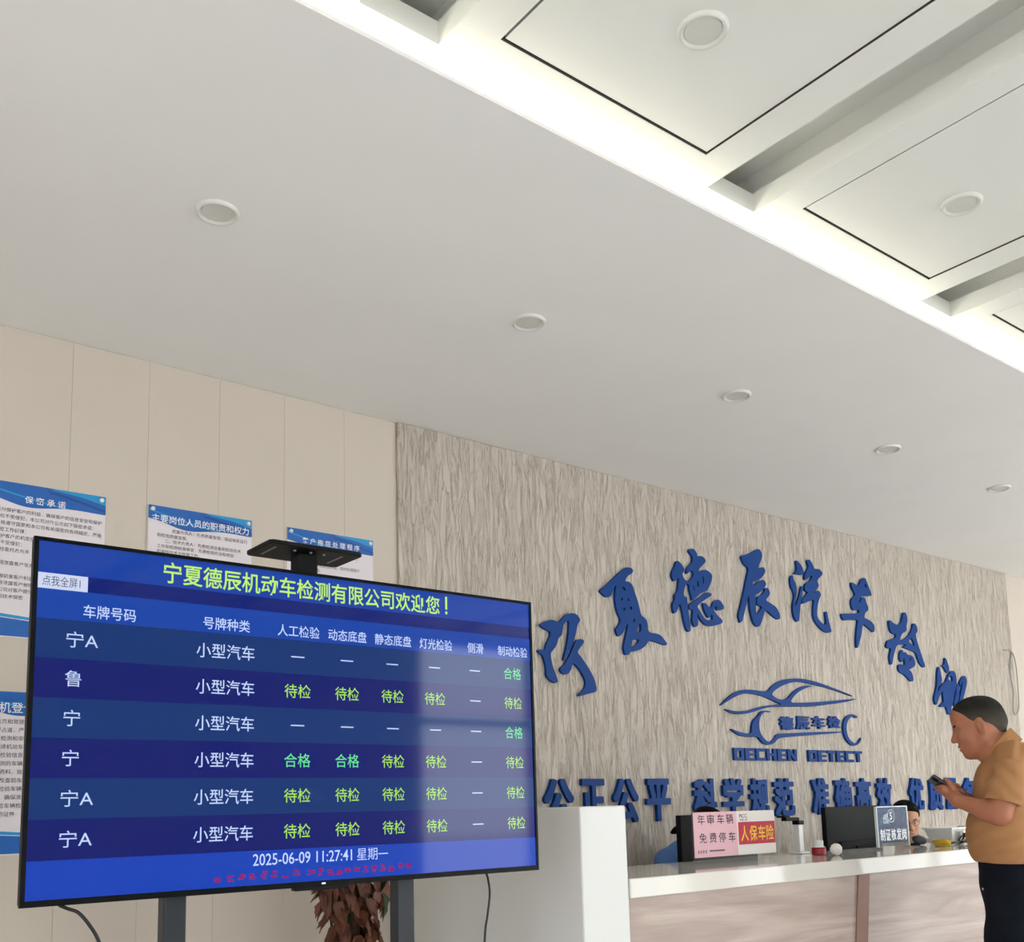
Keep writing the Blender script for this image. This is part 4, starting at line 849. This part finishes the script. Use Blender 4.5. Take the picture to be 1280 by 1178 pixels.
class Field:
    def __init__(s): s.ops = []
    def cone(s, a, b, ra, rb, k=.02, sv=1.0): s.ops.append(('c', (a, b, ra, rb, sv), k)); return s
    def chain(s, pts, rad, k=.02, sv=1.0):
        for i in range(len(pts)-1): s.cone(pts[i], pts[i+1], rad[i], rad[i+1], k, sv)
        return s
    def ell(s, c, r, k=.02, R=None): s.ops.append(('e', (c, r, R), k)); return s
    def cut(s, c, r, k=.01, R=None): s.ops.append(('x', (c, r, R), k)); return s
    def __call__(s, P):
        d = np.full(len(P), 10.0)
        for t, a, k in s.ops:
            if t == 'c': e = sd_cone(P, *a)
            else: e = sd_ell(P, *a)
            d = smin(d, e, k) if t != 'x' else -smin(-d, e, k)
        return d
def surface_nets(f, lo, hi, h):
    lo = np.array(lo, float); hi = np.array(hi, float); B = 6
    n = np.ceil((hi-lo)/h/B).astype(int)*B+1
    nb = (n-1)//B
    F = np.full(n, 1.0, np.float32)
    bi = np.stack(np.meshgrid(*[np.arange(q) for q in nb], indexing='ij'), -1).reshape(-1, 3)
    cen = lo+(bi*B+B/2)*h
    dv = np.concatenate([f(c) for c in np.array_split(cen, max(1, len(cen)//40000))])
    act = np.abs(dv) < h*B*1.35+.012
    # inside blocks are filled with negative values
    for b_, v in zip(bi[~act], dv[~act]):
        if v < 0: F[b_[0]*B:(b_[0]+1)*B+1, b_[1]*B:(b_[1]+1)*B+1, b_[2]*B:(b_[2]+1)*B+1] = -1.0
    g = np.stack(np.meshgrid(*[np.arange(B+1)]*3, indexing='ij'), -1).reshape(-1, 3)
    ab = bi[act]
    for part_ in np.array_split(ab, max(1, len(ab)//300)):
        if not len(part_): continue
        idx3 = (part_[:, None, :]*B+g[None]).reshape(-1, 3)
        F[idx3[:, 0], idx3[:, 1], idx3[:, 2]] = f(lo+idx3*h)
    Sg = F < 0
    c = [Sg[i:n[0]-1+i, j:n[1]-1+j, k:n[2]-1+k] for i in (0, 1) for j in (0, 1) for k in (0, 1)]
    cnt = sum(x.astype(np.int8) for x in c)
    cells = np.argwhere((cnt > 0) & (cnt < 8))
    vid = -np.ones(n-1, np.int64); vid[cells[:, 0], cells[:, 1], cells[:, 2]] = np.arange(len(cells))
    acc = np.zeros((len(cells), 3)); num = np.zeros(len(cells))
    cor = [(i, j, k) for i in (0, 1) for j in (0, 1) for k in (0, 1)]
    for p in cor:
        for ax in range(3):
            if p[ax]: continue
            q = list(p); q[ax] = 1
            f0 = F[cells[:, 0]+p[0], cells[:, 1]+p[1], cells[:, 2]+p[2]].astype(float); f1 = F[cells[:, 0]+q[0], cells[:, 1]+q[1], cells[:, 2]+q[2]].astype(float)
            m_ = (f0 < 0) != (f1 < 0); t = np.where(m_, f0/np.where(m_, f0-f1, 1), 0)
            pos = np.array(p, float)[None].repeat(len(cells), 0); pos[:, ax] += t
            acc += pos*m_[:, None]; num += m_
    V = lo+(cells+acc/num[:, None])*h
    faces = []
    for ax in range(3):
        u, w = [(1, 2), (2, 0), (0, 1)][ax]
        sl0 = [slice(0, q) for q in n]; sl1 = [slice(0, q) for q in n]
        sl0[ax] = slice(0, n[ax]-1); sl1[ax] = slice(1, n[ax])
        A, Bq = Sg[tuple(sl0)], Sg[tuple(sl1)]
        e = np.argwhere(A != Bq)
        ok = (e[:, u] > 0) & (e[:, w] > 0) & (e[:, u] < n[u]-1) & (e[:, w] < n[w]-1); e = e[ok]
        def cell(du, dw):
            q = e.copy(); q[:, u] -= du; q[:, w] -= dw; return vid[q[:, 0], q[:, 1], q[:, 2]]
        a, b_, c_, d = cell(1, 1), cell(0, 1), cell(0, 0), cell(1, 0)
        ins = A[e[:, 0], e[:, 1], e[:, 2]]
        quad = np.stack([a, b_, c_, d], 1); quad[~ins] = quad[~ins][:, ::-1]
        faces.append(quad)
    return V, np.concatenate(faces)
def sdf_part(f, lo, hi, h, name, mt, X, parent=None, relax=1, label=None):
    """mesh a field given in figure coordinates (forward, left, up); X maps figure -> world"""
    V, Fq = surface_nets(f, lo, hi, h)
    V4 = np.c_[V, np.ones(len(V))]@np.array(X).T
    mb = MB(); mb.v = [tuple(p) for p in V4[:, :3]]; mb.f = [tuple(int(i) for i in q) for q in Fq]; mb.mi = [0]*len(mb.f)
    return mb

def rotY(a):   # pitch in figure coordinates: positive = nod forward/down
    c, s_ = math.cos(a), math.sin(a)
    return np.array([[c, 0, s_], [0, 1, 0], [-s_, 0, c]])
class HeadFrame:
    def __init__(s, origin, pitch): s.o = np.array(origin); s.R = rotY(pitch)
    def p(s, *q): return tuple(s.o+s.R@np.array(q, float))
    def rot(s, extra=None): return s.R if extra is None else s.R@extra
def head_field(f, hf, sc=1.0):
    p = lambda a, b, c: hf.p(a*sc, b*sc, c*sc)
    R = hf.R; e = lambda c, r, k=.02: f.ell(p(*c), tuple(q*sc for q in r), k, R)
    e((-.018, 0, .035), (.100, .078, .088)); e((.020, 0, .045), (.078, .068, .070), .03)
    e((.030, 0, -.045), (.062, .060, .078), .04)
    for s_ in (-1, 1):
        f.cone(p(-.020, s_*.056, -.030), p(-.010, s_*.052, -.068), .020*sc, .018*sc, .03)
        f.cone(p(-.010, s_*.052, -.068), p(.060, s_*.018, -.112), .018*sc, .016*sc, .03)
        e((.062, s_*.036, -.035), (.026, .022, .024), .03)          # cheek
        f.cone(p(.083, s_*.014, .018), p(.070, s_*.046, .016), .010*sc, .009*sc, .018)   # brow
    e((.070, 0, -.112), (.021, .022, .018), .02)
    e((.074, 0, -.075), (.022, .030, .022), .025)
    f.cone(p(.088, 0, .008), p(.111, 0, -.037), .0085*sc, .0130*sc, .016)
    for s_ in (-1, 1):
        f.cut(p(.098, s_*.031, -.003), (.016*sc, .018*sc, .011*sc), .016, R)
        e((.073, s_*.031, -.004), (.0145, .016, .0125), .006)
        e((.094, s_*.0125, -.043), (.012, .0075, .0085), .010)
        f.cut(p(.104, s_*.007, -.0545), (.005*sc, .0035*sc, .004*sc), .004, R)
    e((.093, 0, -.0700), (.0115, .024, .0068), .008); e((.090, 0, -.0840), (.0115, .021, .0078), .008)
    f.cut(p(.106, 0, -.0768), (.014*sc, .026*sc, .0024*sc), .004, R)
    for s_ in (-1, 1):
        Re = R@np.array([[math.cos(.35), -math.sin(.35)*s_, 0], [math.sin(.35)*s_, math.cos(.35), 0], [0, 0, 1]]).T
        f.ell(p(-.012, s_*.081, -.008), (.0185*sc, .0095*sc, .034*sc), .006, Re)
        f.ell(p(-.008, s_*.074, -.030), (.010*sc, .008*sc, .014*sc), .008, Re)
        f.cut(p(-.008, s_*.092, -.004), (.0105*sc, .0085*sc, .022*sc), .004, Re)
def face_parts(T_, hf, X, under=None, sc=1.0, look=0.0, hairmat=None, brow=True):
    p = lambda a, b, c: hf.p(a*sc, b*sc, c*sc)
    for s_ in (-1, 1):
        f = Field().ell(p(.0745, s_*.031, -.0045), (.0140*sc, .0150*sc, .0062*sc), .001, hf.R)
        lo = np.array(p(.0745, s_*.031, -.0045))-.022; T_.part(sdf_part(f, lo, lo+.044, .0022, '', None, X), 'eye', M['eyew'], smooth=True)
        f = Field().ell(p(.0845, s_*.031, -.0052), (.0050*sc, .0062*sc, .0052*sc), .001, hf.R)
        lo = np.array(p(.0845, s_*.031, -.0052))-.012; T_.part(sdf_part(f, lo, lo+.024, .0018, '', None, X), 'iris', M['eyeb'], smooth=True)
        f = Field().cone(p(.0925, s_*.014, .0165), p(.086, s_*.040, .021), .0058, .0046, .002).cone(p(.086, s_*.040, .021), p(.076, s_*.050, .016), .0032*sc, .002*sc, .002)
        lo = np.array(p(.085, s_*.032, .018))-.03; T_.part(sdf_part(f, lo, lo+.06, .0022, '', None, X), 'eyebrow', M['hairblack'], smooth=True)
def figure(name, label, loc, facing):
    """facing = angle of the forward axis measured from +Y towards +X"""
    F_ = Vector((math.sin(facing), math.cos(facing), 0)); L = Vector((-F_.y, F_.x, 0))
    X = Matrix(((F_.x, L.x, 0, loc[0]), (F_.y, L.y, 0, loc[1]), (0, 0, 1, loc[2]), (0, 0, 0, 1)))
    return Thing(name, label, 'person', loc), X
def hand_field(f, wrist, palm_dir, finger_dir_list, across, normal, r=.0085):
    pass

# --- the standing man (forward, left, up)
man, MX = figure('person', 'standing man in tan polo shirt and dark trousers looking down at a phone', (4.36, 2.2, 0), math.radians(-27))
hf = HeadFrame((.026, 0, 1.612), math.radians(13))
body = Field()
head_field(body, hf, 1.0)
body.chain([(-.012, 0, 1.575), (-.045, 0, 1.505), (-.085, 0, 1.44)], [.056, .060, .070], .03)
body.cone((.038, 0, 1.523), (-.030, 0, 1.475), .036, .048, .03)
# torso core under the clothes
body.chain([(-.085, 0, 1.44), (-.07, 0, 1.32), (-.045, 0, 1.15), (-.05, 0, .98)], [.085, .105, .118, .110], .05, sv=.66)
for s_ in (-1, 1):
    body.chain([(-.05, s_*.085, .93), (-.035, s_*.09, .70), (-.03, s_*.095, .50), (-.05, s_*.10, .12)], [.075, .066, .050, .036], .03)
    body.cone((-.05, s_*.10, .07), (.10, s_*.12, .045), .034, .030, .03)
# arms
LS, LE, LW = (-.075, .195, 1.395), (-.028, .215, 1.228), (.128, .118, 1.290)
RS, RE, RW = (-.075, -.195, 1.395), (-.010, -.225, 1.215), (.095, -.065, 1.292)
for A_, E_, W_ in ((LS, LE, LW), (RS, RE, RW)):
    body.chain([A_, tuple(np.array(A_)*.45+np.array(E_)*.55), E_], [.050, .045, .041], .03)
    q = tuple(np.array(E_)*.68+np.array(W_)*.32)
    body.chain([E_, q, W_], [.040, .041, .0275], .025)
def unit(v): v = np.array(v, float); return v/np.linalg.norm(v)
# phone: long axis runs forward and up, screen towards the face
PC = np.array((.170, .030, 1.345)); PU = unit((.105, 0.015, .085)); PN = unit(np.cross(PU, (0, 1, 0)))   # PN: screen normal (back and up)
if PN[2] < 0: PN = -PN
PS = np.cross(PN, PU)                                                   # sideways
PS = PS if PS[1] > 0 else -PS
PN, PS = PN*math.cos(.45)-PS*math.sin(.45), PS*math.cos(.45)+PN*math.sin(.45)   # rolled a little about its long axis
def ph(u, s_, n): return tuple(PC+PU*u+PS*s_+PN*n)
# left hand: palm under the phone, fingers wrapped round its far edge, thumb along the near edge
w = np.array(LW); pc = np.array(ph(-.035, .020, -.024))
body.chain([tuple(w), tuple(w*.45+pc*.55), tuple(pc)], [.026, .026, .024], .02)
body.cone(tuple(pc), ph(.012, .022, -.020), .022, .018, .018); body.cone(ph(-.050, .0, -.022), ph(-.002, -.006, -.020), .020, .016, .018)
for i, (u, ln) in enumerate(((.030, 1.0), (.008, 1.05), (-.014, 1.0), (-.034, .85))):
    body.chain([ph(u-.006, .020, -.019), ph(u, -.012*ln, -.018), ph(u+.002, -.040*ln, -.012), ph(u+.003, -.049, .004), ph(u+.003, -.040, .0125)], [.0095, .0088, .0082, .0076, .0068], .006)
body.chain([ph(-.050, .036, -.020), ph(-.020, .050, -.008), ph(.006, .050, .004), ph(.026, .046, .009)], [.0135, .0115, .0100, .0082], .010)
# right hand: behind the phone, index finger tapping the screen
w = np.array(RW); pc = np.array(ph(-.075, -.050, .022))
body.chain([tuple(w), tuple(w*.4+pc*.6), tuple(pc)], [.026, .027, .023], .02)
body.cone(ph(-.085, -.028, .030), ph(-.060, -.030, .034), .020, .018, .018)
body.chain([ph(-.060, -.026, .036), ph(-.030, -.016, .046), ph(-.008, -.010, .034), ph(.004, -.006, .0165)], [.0098, .0088, .0080, .0068], .006)
for i, (s_, k) in enumerate(((-.042, 0), (-.056, .004), (-.068, .010))):
    body.chain([ph(-.060, s_, .032-k), ph(-.032, s_-.002, .040-k), ph(-.022, s_, .026-k), ph(-.034, s_+.004, .015-k)], [.0096, .0088, .0082, .0070], .006)
body.chain([ph(-.085, -.014, .020), ph(-.062, .002, .022), ph(-.042, .004, .018)], [.0125, .0105, .0082], .010)
mb = sdf_part(body, (-.28, -.34, .0), (.30, .34, 1.76), .0042, '', None, MX)
man.part(mb, 'body', M['skin'], smooth=True)
face_parts(man, hf, MX)
# hair: close cropped cap with a hairline
hair = Field(); p = hf.p; R = hf.R
hair.ell(p(-.018, 0, .036), (.1025, .0805, .0905), .02, R); hair.ell(p(.019, 0, .0455), (.0795, .0695, .0715), .03, R)
hair.cone(p(-.070, 0, -.01), p(-.066, 0, -.040), .050, .044, .03)
class Clip:
    def __init__(s, f, planes): s.f = f; s.pl = planes
    def __call__(s, P):
        d = s.f(P)
        for (pt, n_) in s.pl: d = -smin(-d, -((P-np.array(pt))@np.array(n_)), .008)
        return d
class HairClip:
    def __call__(s, P):
        d = hair(P); q = (P-hf.o)@hf.R            # head coordinates
        x, y, z = q[:, 0], np.abs(q[:, 1]), q[:, 2]
        # lower limit of the hair as a function of the fore-aft position
        line = np.interp(x, [-.14, -.085, -.050, -.034, -.022, -.006, .010, .024, .040, .058, .075, .1], [-.062, -.056, -.048, -.030, .002, .004, -.004, .012, .036, .054, .068, .085])
        line = line+np.where(x > .03, np.maximum(.030-y, 0)*.25, 0)
        thin = np.clip(1-(z-line)/.035, 0, 1)*.0045
        return np.maximum(d+thin, (line-z)*.8)
man.part(sdf_part(HairClip(), (-.14, -.11, 1.52), (.14, .11, 1.76), .0035, '', None, MX), 'hair', M['hair'], smooth=True)
# polo shirt
sh_ = Field()
sh_.chain([(-.110, 0, 1.455), (-.085, 0, 1.33), (-.052, 0, 1.17), (-.050, 0, 1.10), (-.048, 0, 1.04)], [.082, .122, .139, .137, .128], .05, sv=.66)
sh_.ell((-.02, 0, 1.36), (.080, .150, .11), .05); sh_.ell((.005, 0, 1.15), (.090, .155, .13), .05)
for s_ in (-1, 1): sh_.cone((-.085, s_*.06, 1.475), (-.080, s_*.165, 1.420), .060, .060, .04)
slv = []
for A_, E_ in ((LS, LE), (RS, RE)):
    A2 = np.array(A_); E2 = np.array(E_); hem = A2+(E2-A2)*.86
    f = Field().chain([tuple(A2), tuple(A2*.5+hem*.5), tuple(hem)], [.064, .066, .0665], .03)
    slv.append((f, A2, E2, A2+(E2-A2)*.70))
class Shirt:
    def __call__(s, P):
        d = sh_(P)
        d = d+.0045*np.sin(88*P[:, 2]+40*P[:, 0]+22*np.abs(P[:, 1])+2*np.sin(21*P[:, 1]))*np.clip((1.24-P[:, 2])*6, 0, 1)+.0025*np.sin(105*P[:, 0]+55*P[:, 2]+14*P[:, 1])*np.clip((P[:, 2]-1.2)*6, 0, 1)   # soft folds at the waist
        d = np.maximum(d, (1.028+.03*(P[:, 0]+.05)*.9)-P[:, 2])
        for f, A2, E2, hem in slv:
            e = f(P); u = unit(E2-A2)
            e = e+.0028*np.sin(75*((P-A2)@u)+70*P[:, 0])
            e = np.maximum(e, (P-hem)@u)
            core = sd_cone(P, A2, E2, .053, .054)
            e = np.where((P-hem)@u > -.04, np.maximum(e, -core), e)
            d = smin(d, e, .007)
        neck = sd_cone(P, (-.10, 0, 1.43), (-.012, 0, 1.60), .064, .068)
        return np.maximum(d, -neck)
man.part(sdf_part(Shirt(), (-.30, -.34, 1.0), (.16, .34, 1.58), .005, '', None, MX), 'polo_shirt', M['shirt'], smooth=True)
class Collar:
    def __call__(s, P):
        a, b_ = np.array((-.105, 0, 1.42)), np.array((-.020, 0, 1.60)); ax = unit(b_-a)
        outer = sd_cone(P, tuple(a), tuple(b_), .109, .0650); inner = sd_cone(P, tuple(a), tuple(b_), .098, .0570)
        t = (P-a)@ax
        d = np.maximum(outer, -inner)
        top = t-(.158-.46*np.maximum(P[:, 0]+.10, 0)); low = (.092-.36*np.maximum(P[:, 0]+.10, 0))-t
        d = np.maximum(np.maximum(d, top), low)
        return np.maximum(d, np.minimum(.006+.10*np.maximum(.10-t, 0)-np.abs(P[:, 1]), (P[:, 0]+.02)))
man.part(sdf_part(Collar(), (-.24, -.14, 1.36), (.12, .14, 1.64), .0035, '', None, MX), 'collar', M['shirt'], smooth=True)
pt = Field()
pt.chain([(-.050, 0, 1.055), (-.052, 0, .95)], [.124, .126], .04, sv=.68)
for s_ in (-1, 1): pt.chain([(-.045, s_*.080, .93), (-.028, s_*.088, .70), (-.024, s_*.094, .50), (-.045, s_*.10, .06)], [.108, .092, .078, .062], .05)
class Pants:
    def __call__(s, P):
        d = pt(P)+.003*np.sin(30*P[:, 2]+20*P[:, 0])*np.clip((.9-P[:, 2])*5, 0, 1)
        return np.maximum(np.maximum(d, P[:, 2]-1.045), .035-P[:, 2])
man.part(sdf_part(Pants(), (-.26, -.28, 0.0), (.18, .28, 1.08), .006, '', None, MX), 'trousers', M['pants'], smooth=True)
for s_ in (-1, 1):
    f = Field().cone((-.085, s_*.10, .045), (.02, s_*.108, .045), .045, .046, .03).cone((.02, s_*.108, .045), (.13, s_*.125, .035), .044, .034, .03)
    class Shoe:
        def __init__(s, f): s.f = f
        def __call__(s, P): return np.maximum(s.f(P), .002-P[:, 2])
    man.part(sdf_part(Shoe(f), (-.16, -.20, -.02), (.20, .20, .12), .006, '', None, MX), 'shoe', M['shoe'], smooth=True)
mb = MB()
def mw(q): v = MX @ Vector(q); return (v.x, v.y, v.z)
mb.tube([mw((.052, .125, .925)), mw((.062, .118, .922))], .006, 8); man.part(mb, 'key_tag', M['printwhite'], label='tiny white tag at the trouser pocket')
# the phone he holds
tp = Thing('mobile_phone', 'dark grey mobile phone held by the standing man', 'phone', tuple(MX @ Vector(ph(0, 0, 0))))
def slab_mb(u0, u1, s0, s1, n0, n1, r=.010):
    def outl(n_):
        out = []
        for (cu, cs, a0) in ((u1-r, s1-r, 0), (u0+r, s1-r, 90), (u0+r, s0+r, 180), (u1-r, s0+r, 270)):
            for k in range(6):
                a = math.radians(a0+18*k); out.append(mw(ph(cu+r*math.cos(a), cs+r*math.sin(a), n_)))
        return out
    m = MB(); m.ring([outl(n0), outl(n1)]); return m
tp.part(slab_mb(-.080, .080, -.038, .038, -.0065, .0045), 'case', M['phone'], bevel=.002)
tp.part(slab_mb(-.077, .077, -.035, .035, .0046, .0052, .008), 'display', mat('phone_display', (20, 22, 26), .1, emit=(90, 100, 110), estr=.4))
tp.part(slab_mb(.045, .074, .006, .030, -.0095, -.0066, .006), 'camera_bump', M['black'])

# --- clerks behind the counter, seated
def clerk(name_label, x, y, headz, facing, pitch, cloth, skin, long_hair, glasses, lift=0.0, lean=0.0):
    T_, X = figure('person', name_label, (x, y, 0), facing)
    h = HeadFrame((.03+lean, 0, headz-.118), pitch)
    f = Field(); head_field(f, h, .95)
    nz = headz-.22+lift
    f.chain([(lean, 0, headz-.16), (-.02, 0, nz-.04)], [.050, .056], .03)
    f.chain([(-.03, 0, nz-.08), (-.03, 0, nz-.35), (-.02, 0, .50)], [.080, .095, .105], .05, sv=.66)
    for s_ in (-1, 1):
        f.chain([(-.03, s_*.17, nz-.075), (.02, s_*.20, nz-.33), (.13, s_*.12, nz-.30)], [.045, .038, .028], .03)
        f.ell((.19, s_*.10, nz-.305), (.055, .036, .016), .02)
        for k in range(4): f.chain([(.22, s_*.10+(k-1.5)*.019, nz-.303), (.265-.006*abs(k-1.5), s_*.10+(k-1.5)*.021, nz-.305), (.288-.008*abs(k-1.5), s_*.10+(k-1.5)*.021, nz-.316)], [.009, .0085, .007], .005)
        f.chain([(.17, s_*.10-s_*.03, nz-.305), (.21, s_*.10-s_*.055, nz-.31)], [.011, .008], .01)
        f.chain([(-.02, s_*.09, .50), (.30, s_*.10, .49), (.32, s_*.10, .10)], [.075, .060, .042], .03)
        f.cone((.32, s_*.10, .05), (.42, s_*.10, .04), .036, .03, .03)
    T_.part(sdf_part(f, (-.18, -.30, 0), (.50, .30, headz+.02), .006, '', None, X), 'body', skin, smooth=True)
    face_parts(T_, h, X, sc=.95)
    c = Field()
    c.chain([(-.03, 0, nz-.07), (-.03, 0, nz-.35), (-.02, 0, .48)], [.100, .112, .125], .05, sv=.66)
    for s_ in (-1, 1):
        c.cone((-.03, s_*.05, nz-.055), (-.03, s_*.16, nz-.085), .055, .055, .04)
        c.chain([(-.03, s_*.17, nz-.08), (.02, s_*.20, nz-.33), (.11, s_*.13, nz-.305)], [.056, .052, .044], .03)
    class Cl:
        def __call__(s, P):
            return np.maximum(c(P), -sd_cone(P, (-.02, 0, nz-.06), (lean+.02, 0, nz+.06), .056, .062))
    T_.part(sdf_part(Cl(), (-.20, -.32, .34), (.28, .32, nz+.04), .007, '', None, X), 'jacket', cloth, smooth=True)
    hr = Field(); sc = .95; pp = lambda a, b_, c_: h.p(a*sc, b_*sc, c_*sc)
    hr.ell(pp(-.02, 0, .042), (.106*sc, .088*sc, .096*sc), .02, h.R); hr.ell(pp(.016, 0, .055), (.083*sc, .076*sc, .074*sc), .03, h.R)
    if long_hair:
        hr.cone(pp(-.06, 0, .0), pp(-.07, 0, -.06), .06, .05, .03)
        hr.chain([pp(-.06, -.06, .02), pp(-.02, -.14, .02), pp(.0, -.21, .012), pp(.0, -.29, -.025)], [.040, .036, .030, .008], .02)
    class Hr:
        def __call__(s, P):
            d = hr(P); q = (P-h.o)@h.R/sc; x_, z_ = q[:, 0], q[:, 2]
            line = np.interp(x_, [-.3, -.10, -.05, -.03, -.015, .0, .03, .06, .075, .1], [-.4, -.4 if long_hair else -.06, -.06, -.03, .012, .02, .035, .058, .066, .08])
            return np.maximum(d, (line-z_)*.8)
    T_.part(sdf_part(Hr(), (-.26, -.34, headz-.36), (.26, .14, headz+.03), .005, '', None, X), 'hair', M['hairblack'], smooth=True)
    if glasses:
        m = MB()
        def hw(q): v = X @ Vector(h.p(q[0]*sc, q[1]*sc, q[2]*sc)); return (v.x, v.y, v.z)
        for s_ in (-1, 1):
            ring_ = [hw((.108-.010*abs(math.cos(a)*.6+.6)*1.0 if s_*math.cos(a) > 0 else .108, s_*.033+.024*math.cos(a), -.004+.017*math.sin(a))) for a in [2*math.pi*k/20 for k in range(21)]]
            m.tube(ring_, .0012, 5); m.tube([hw((.100, s_*.057, .002)), hw((.04, s_*.080, .004)), hw((-.015, s_*.084, .004))], .0014, 5)
        m.tube([hw((.109, -.009, 0)), hw((.112, 0, .002)), hw((.109, .009, 0))], .0013, 5)
        T_.part(m, 'glasses', M['frame'], smooth=True)
    return T_
clerk('seated clerk in blue uniform mostly hidden behind the pink sign and left monitor', 4.02, 3.60, 1.277, math.radians(185), math.radians(30), M['uniform'], M['skin2'], True, False, .05, .07)
clerk('seated clerk with glasses peering out beside the clear acrylic sign', 6.0, 3.60, 1.285, math.radians(222), math.radians(6), M['uniformd'], M['skin2'], False, True)
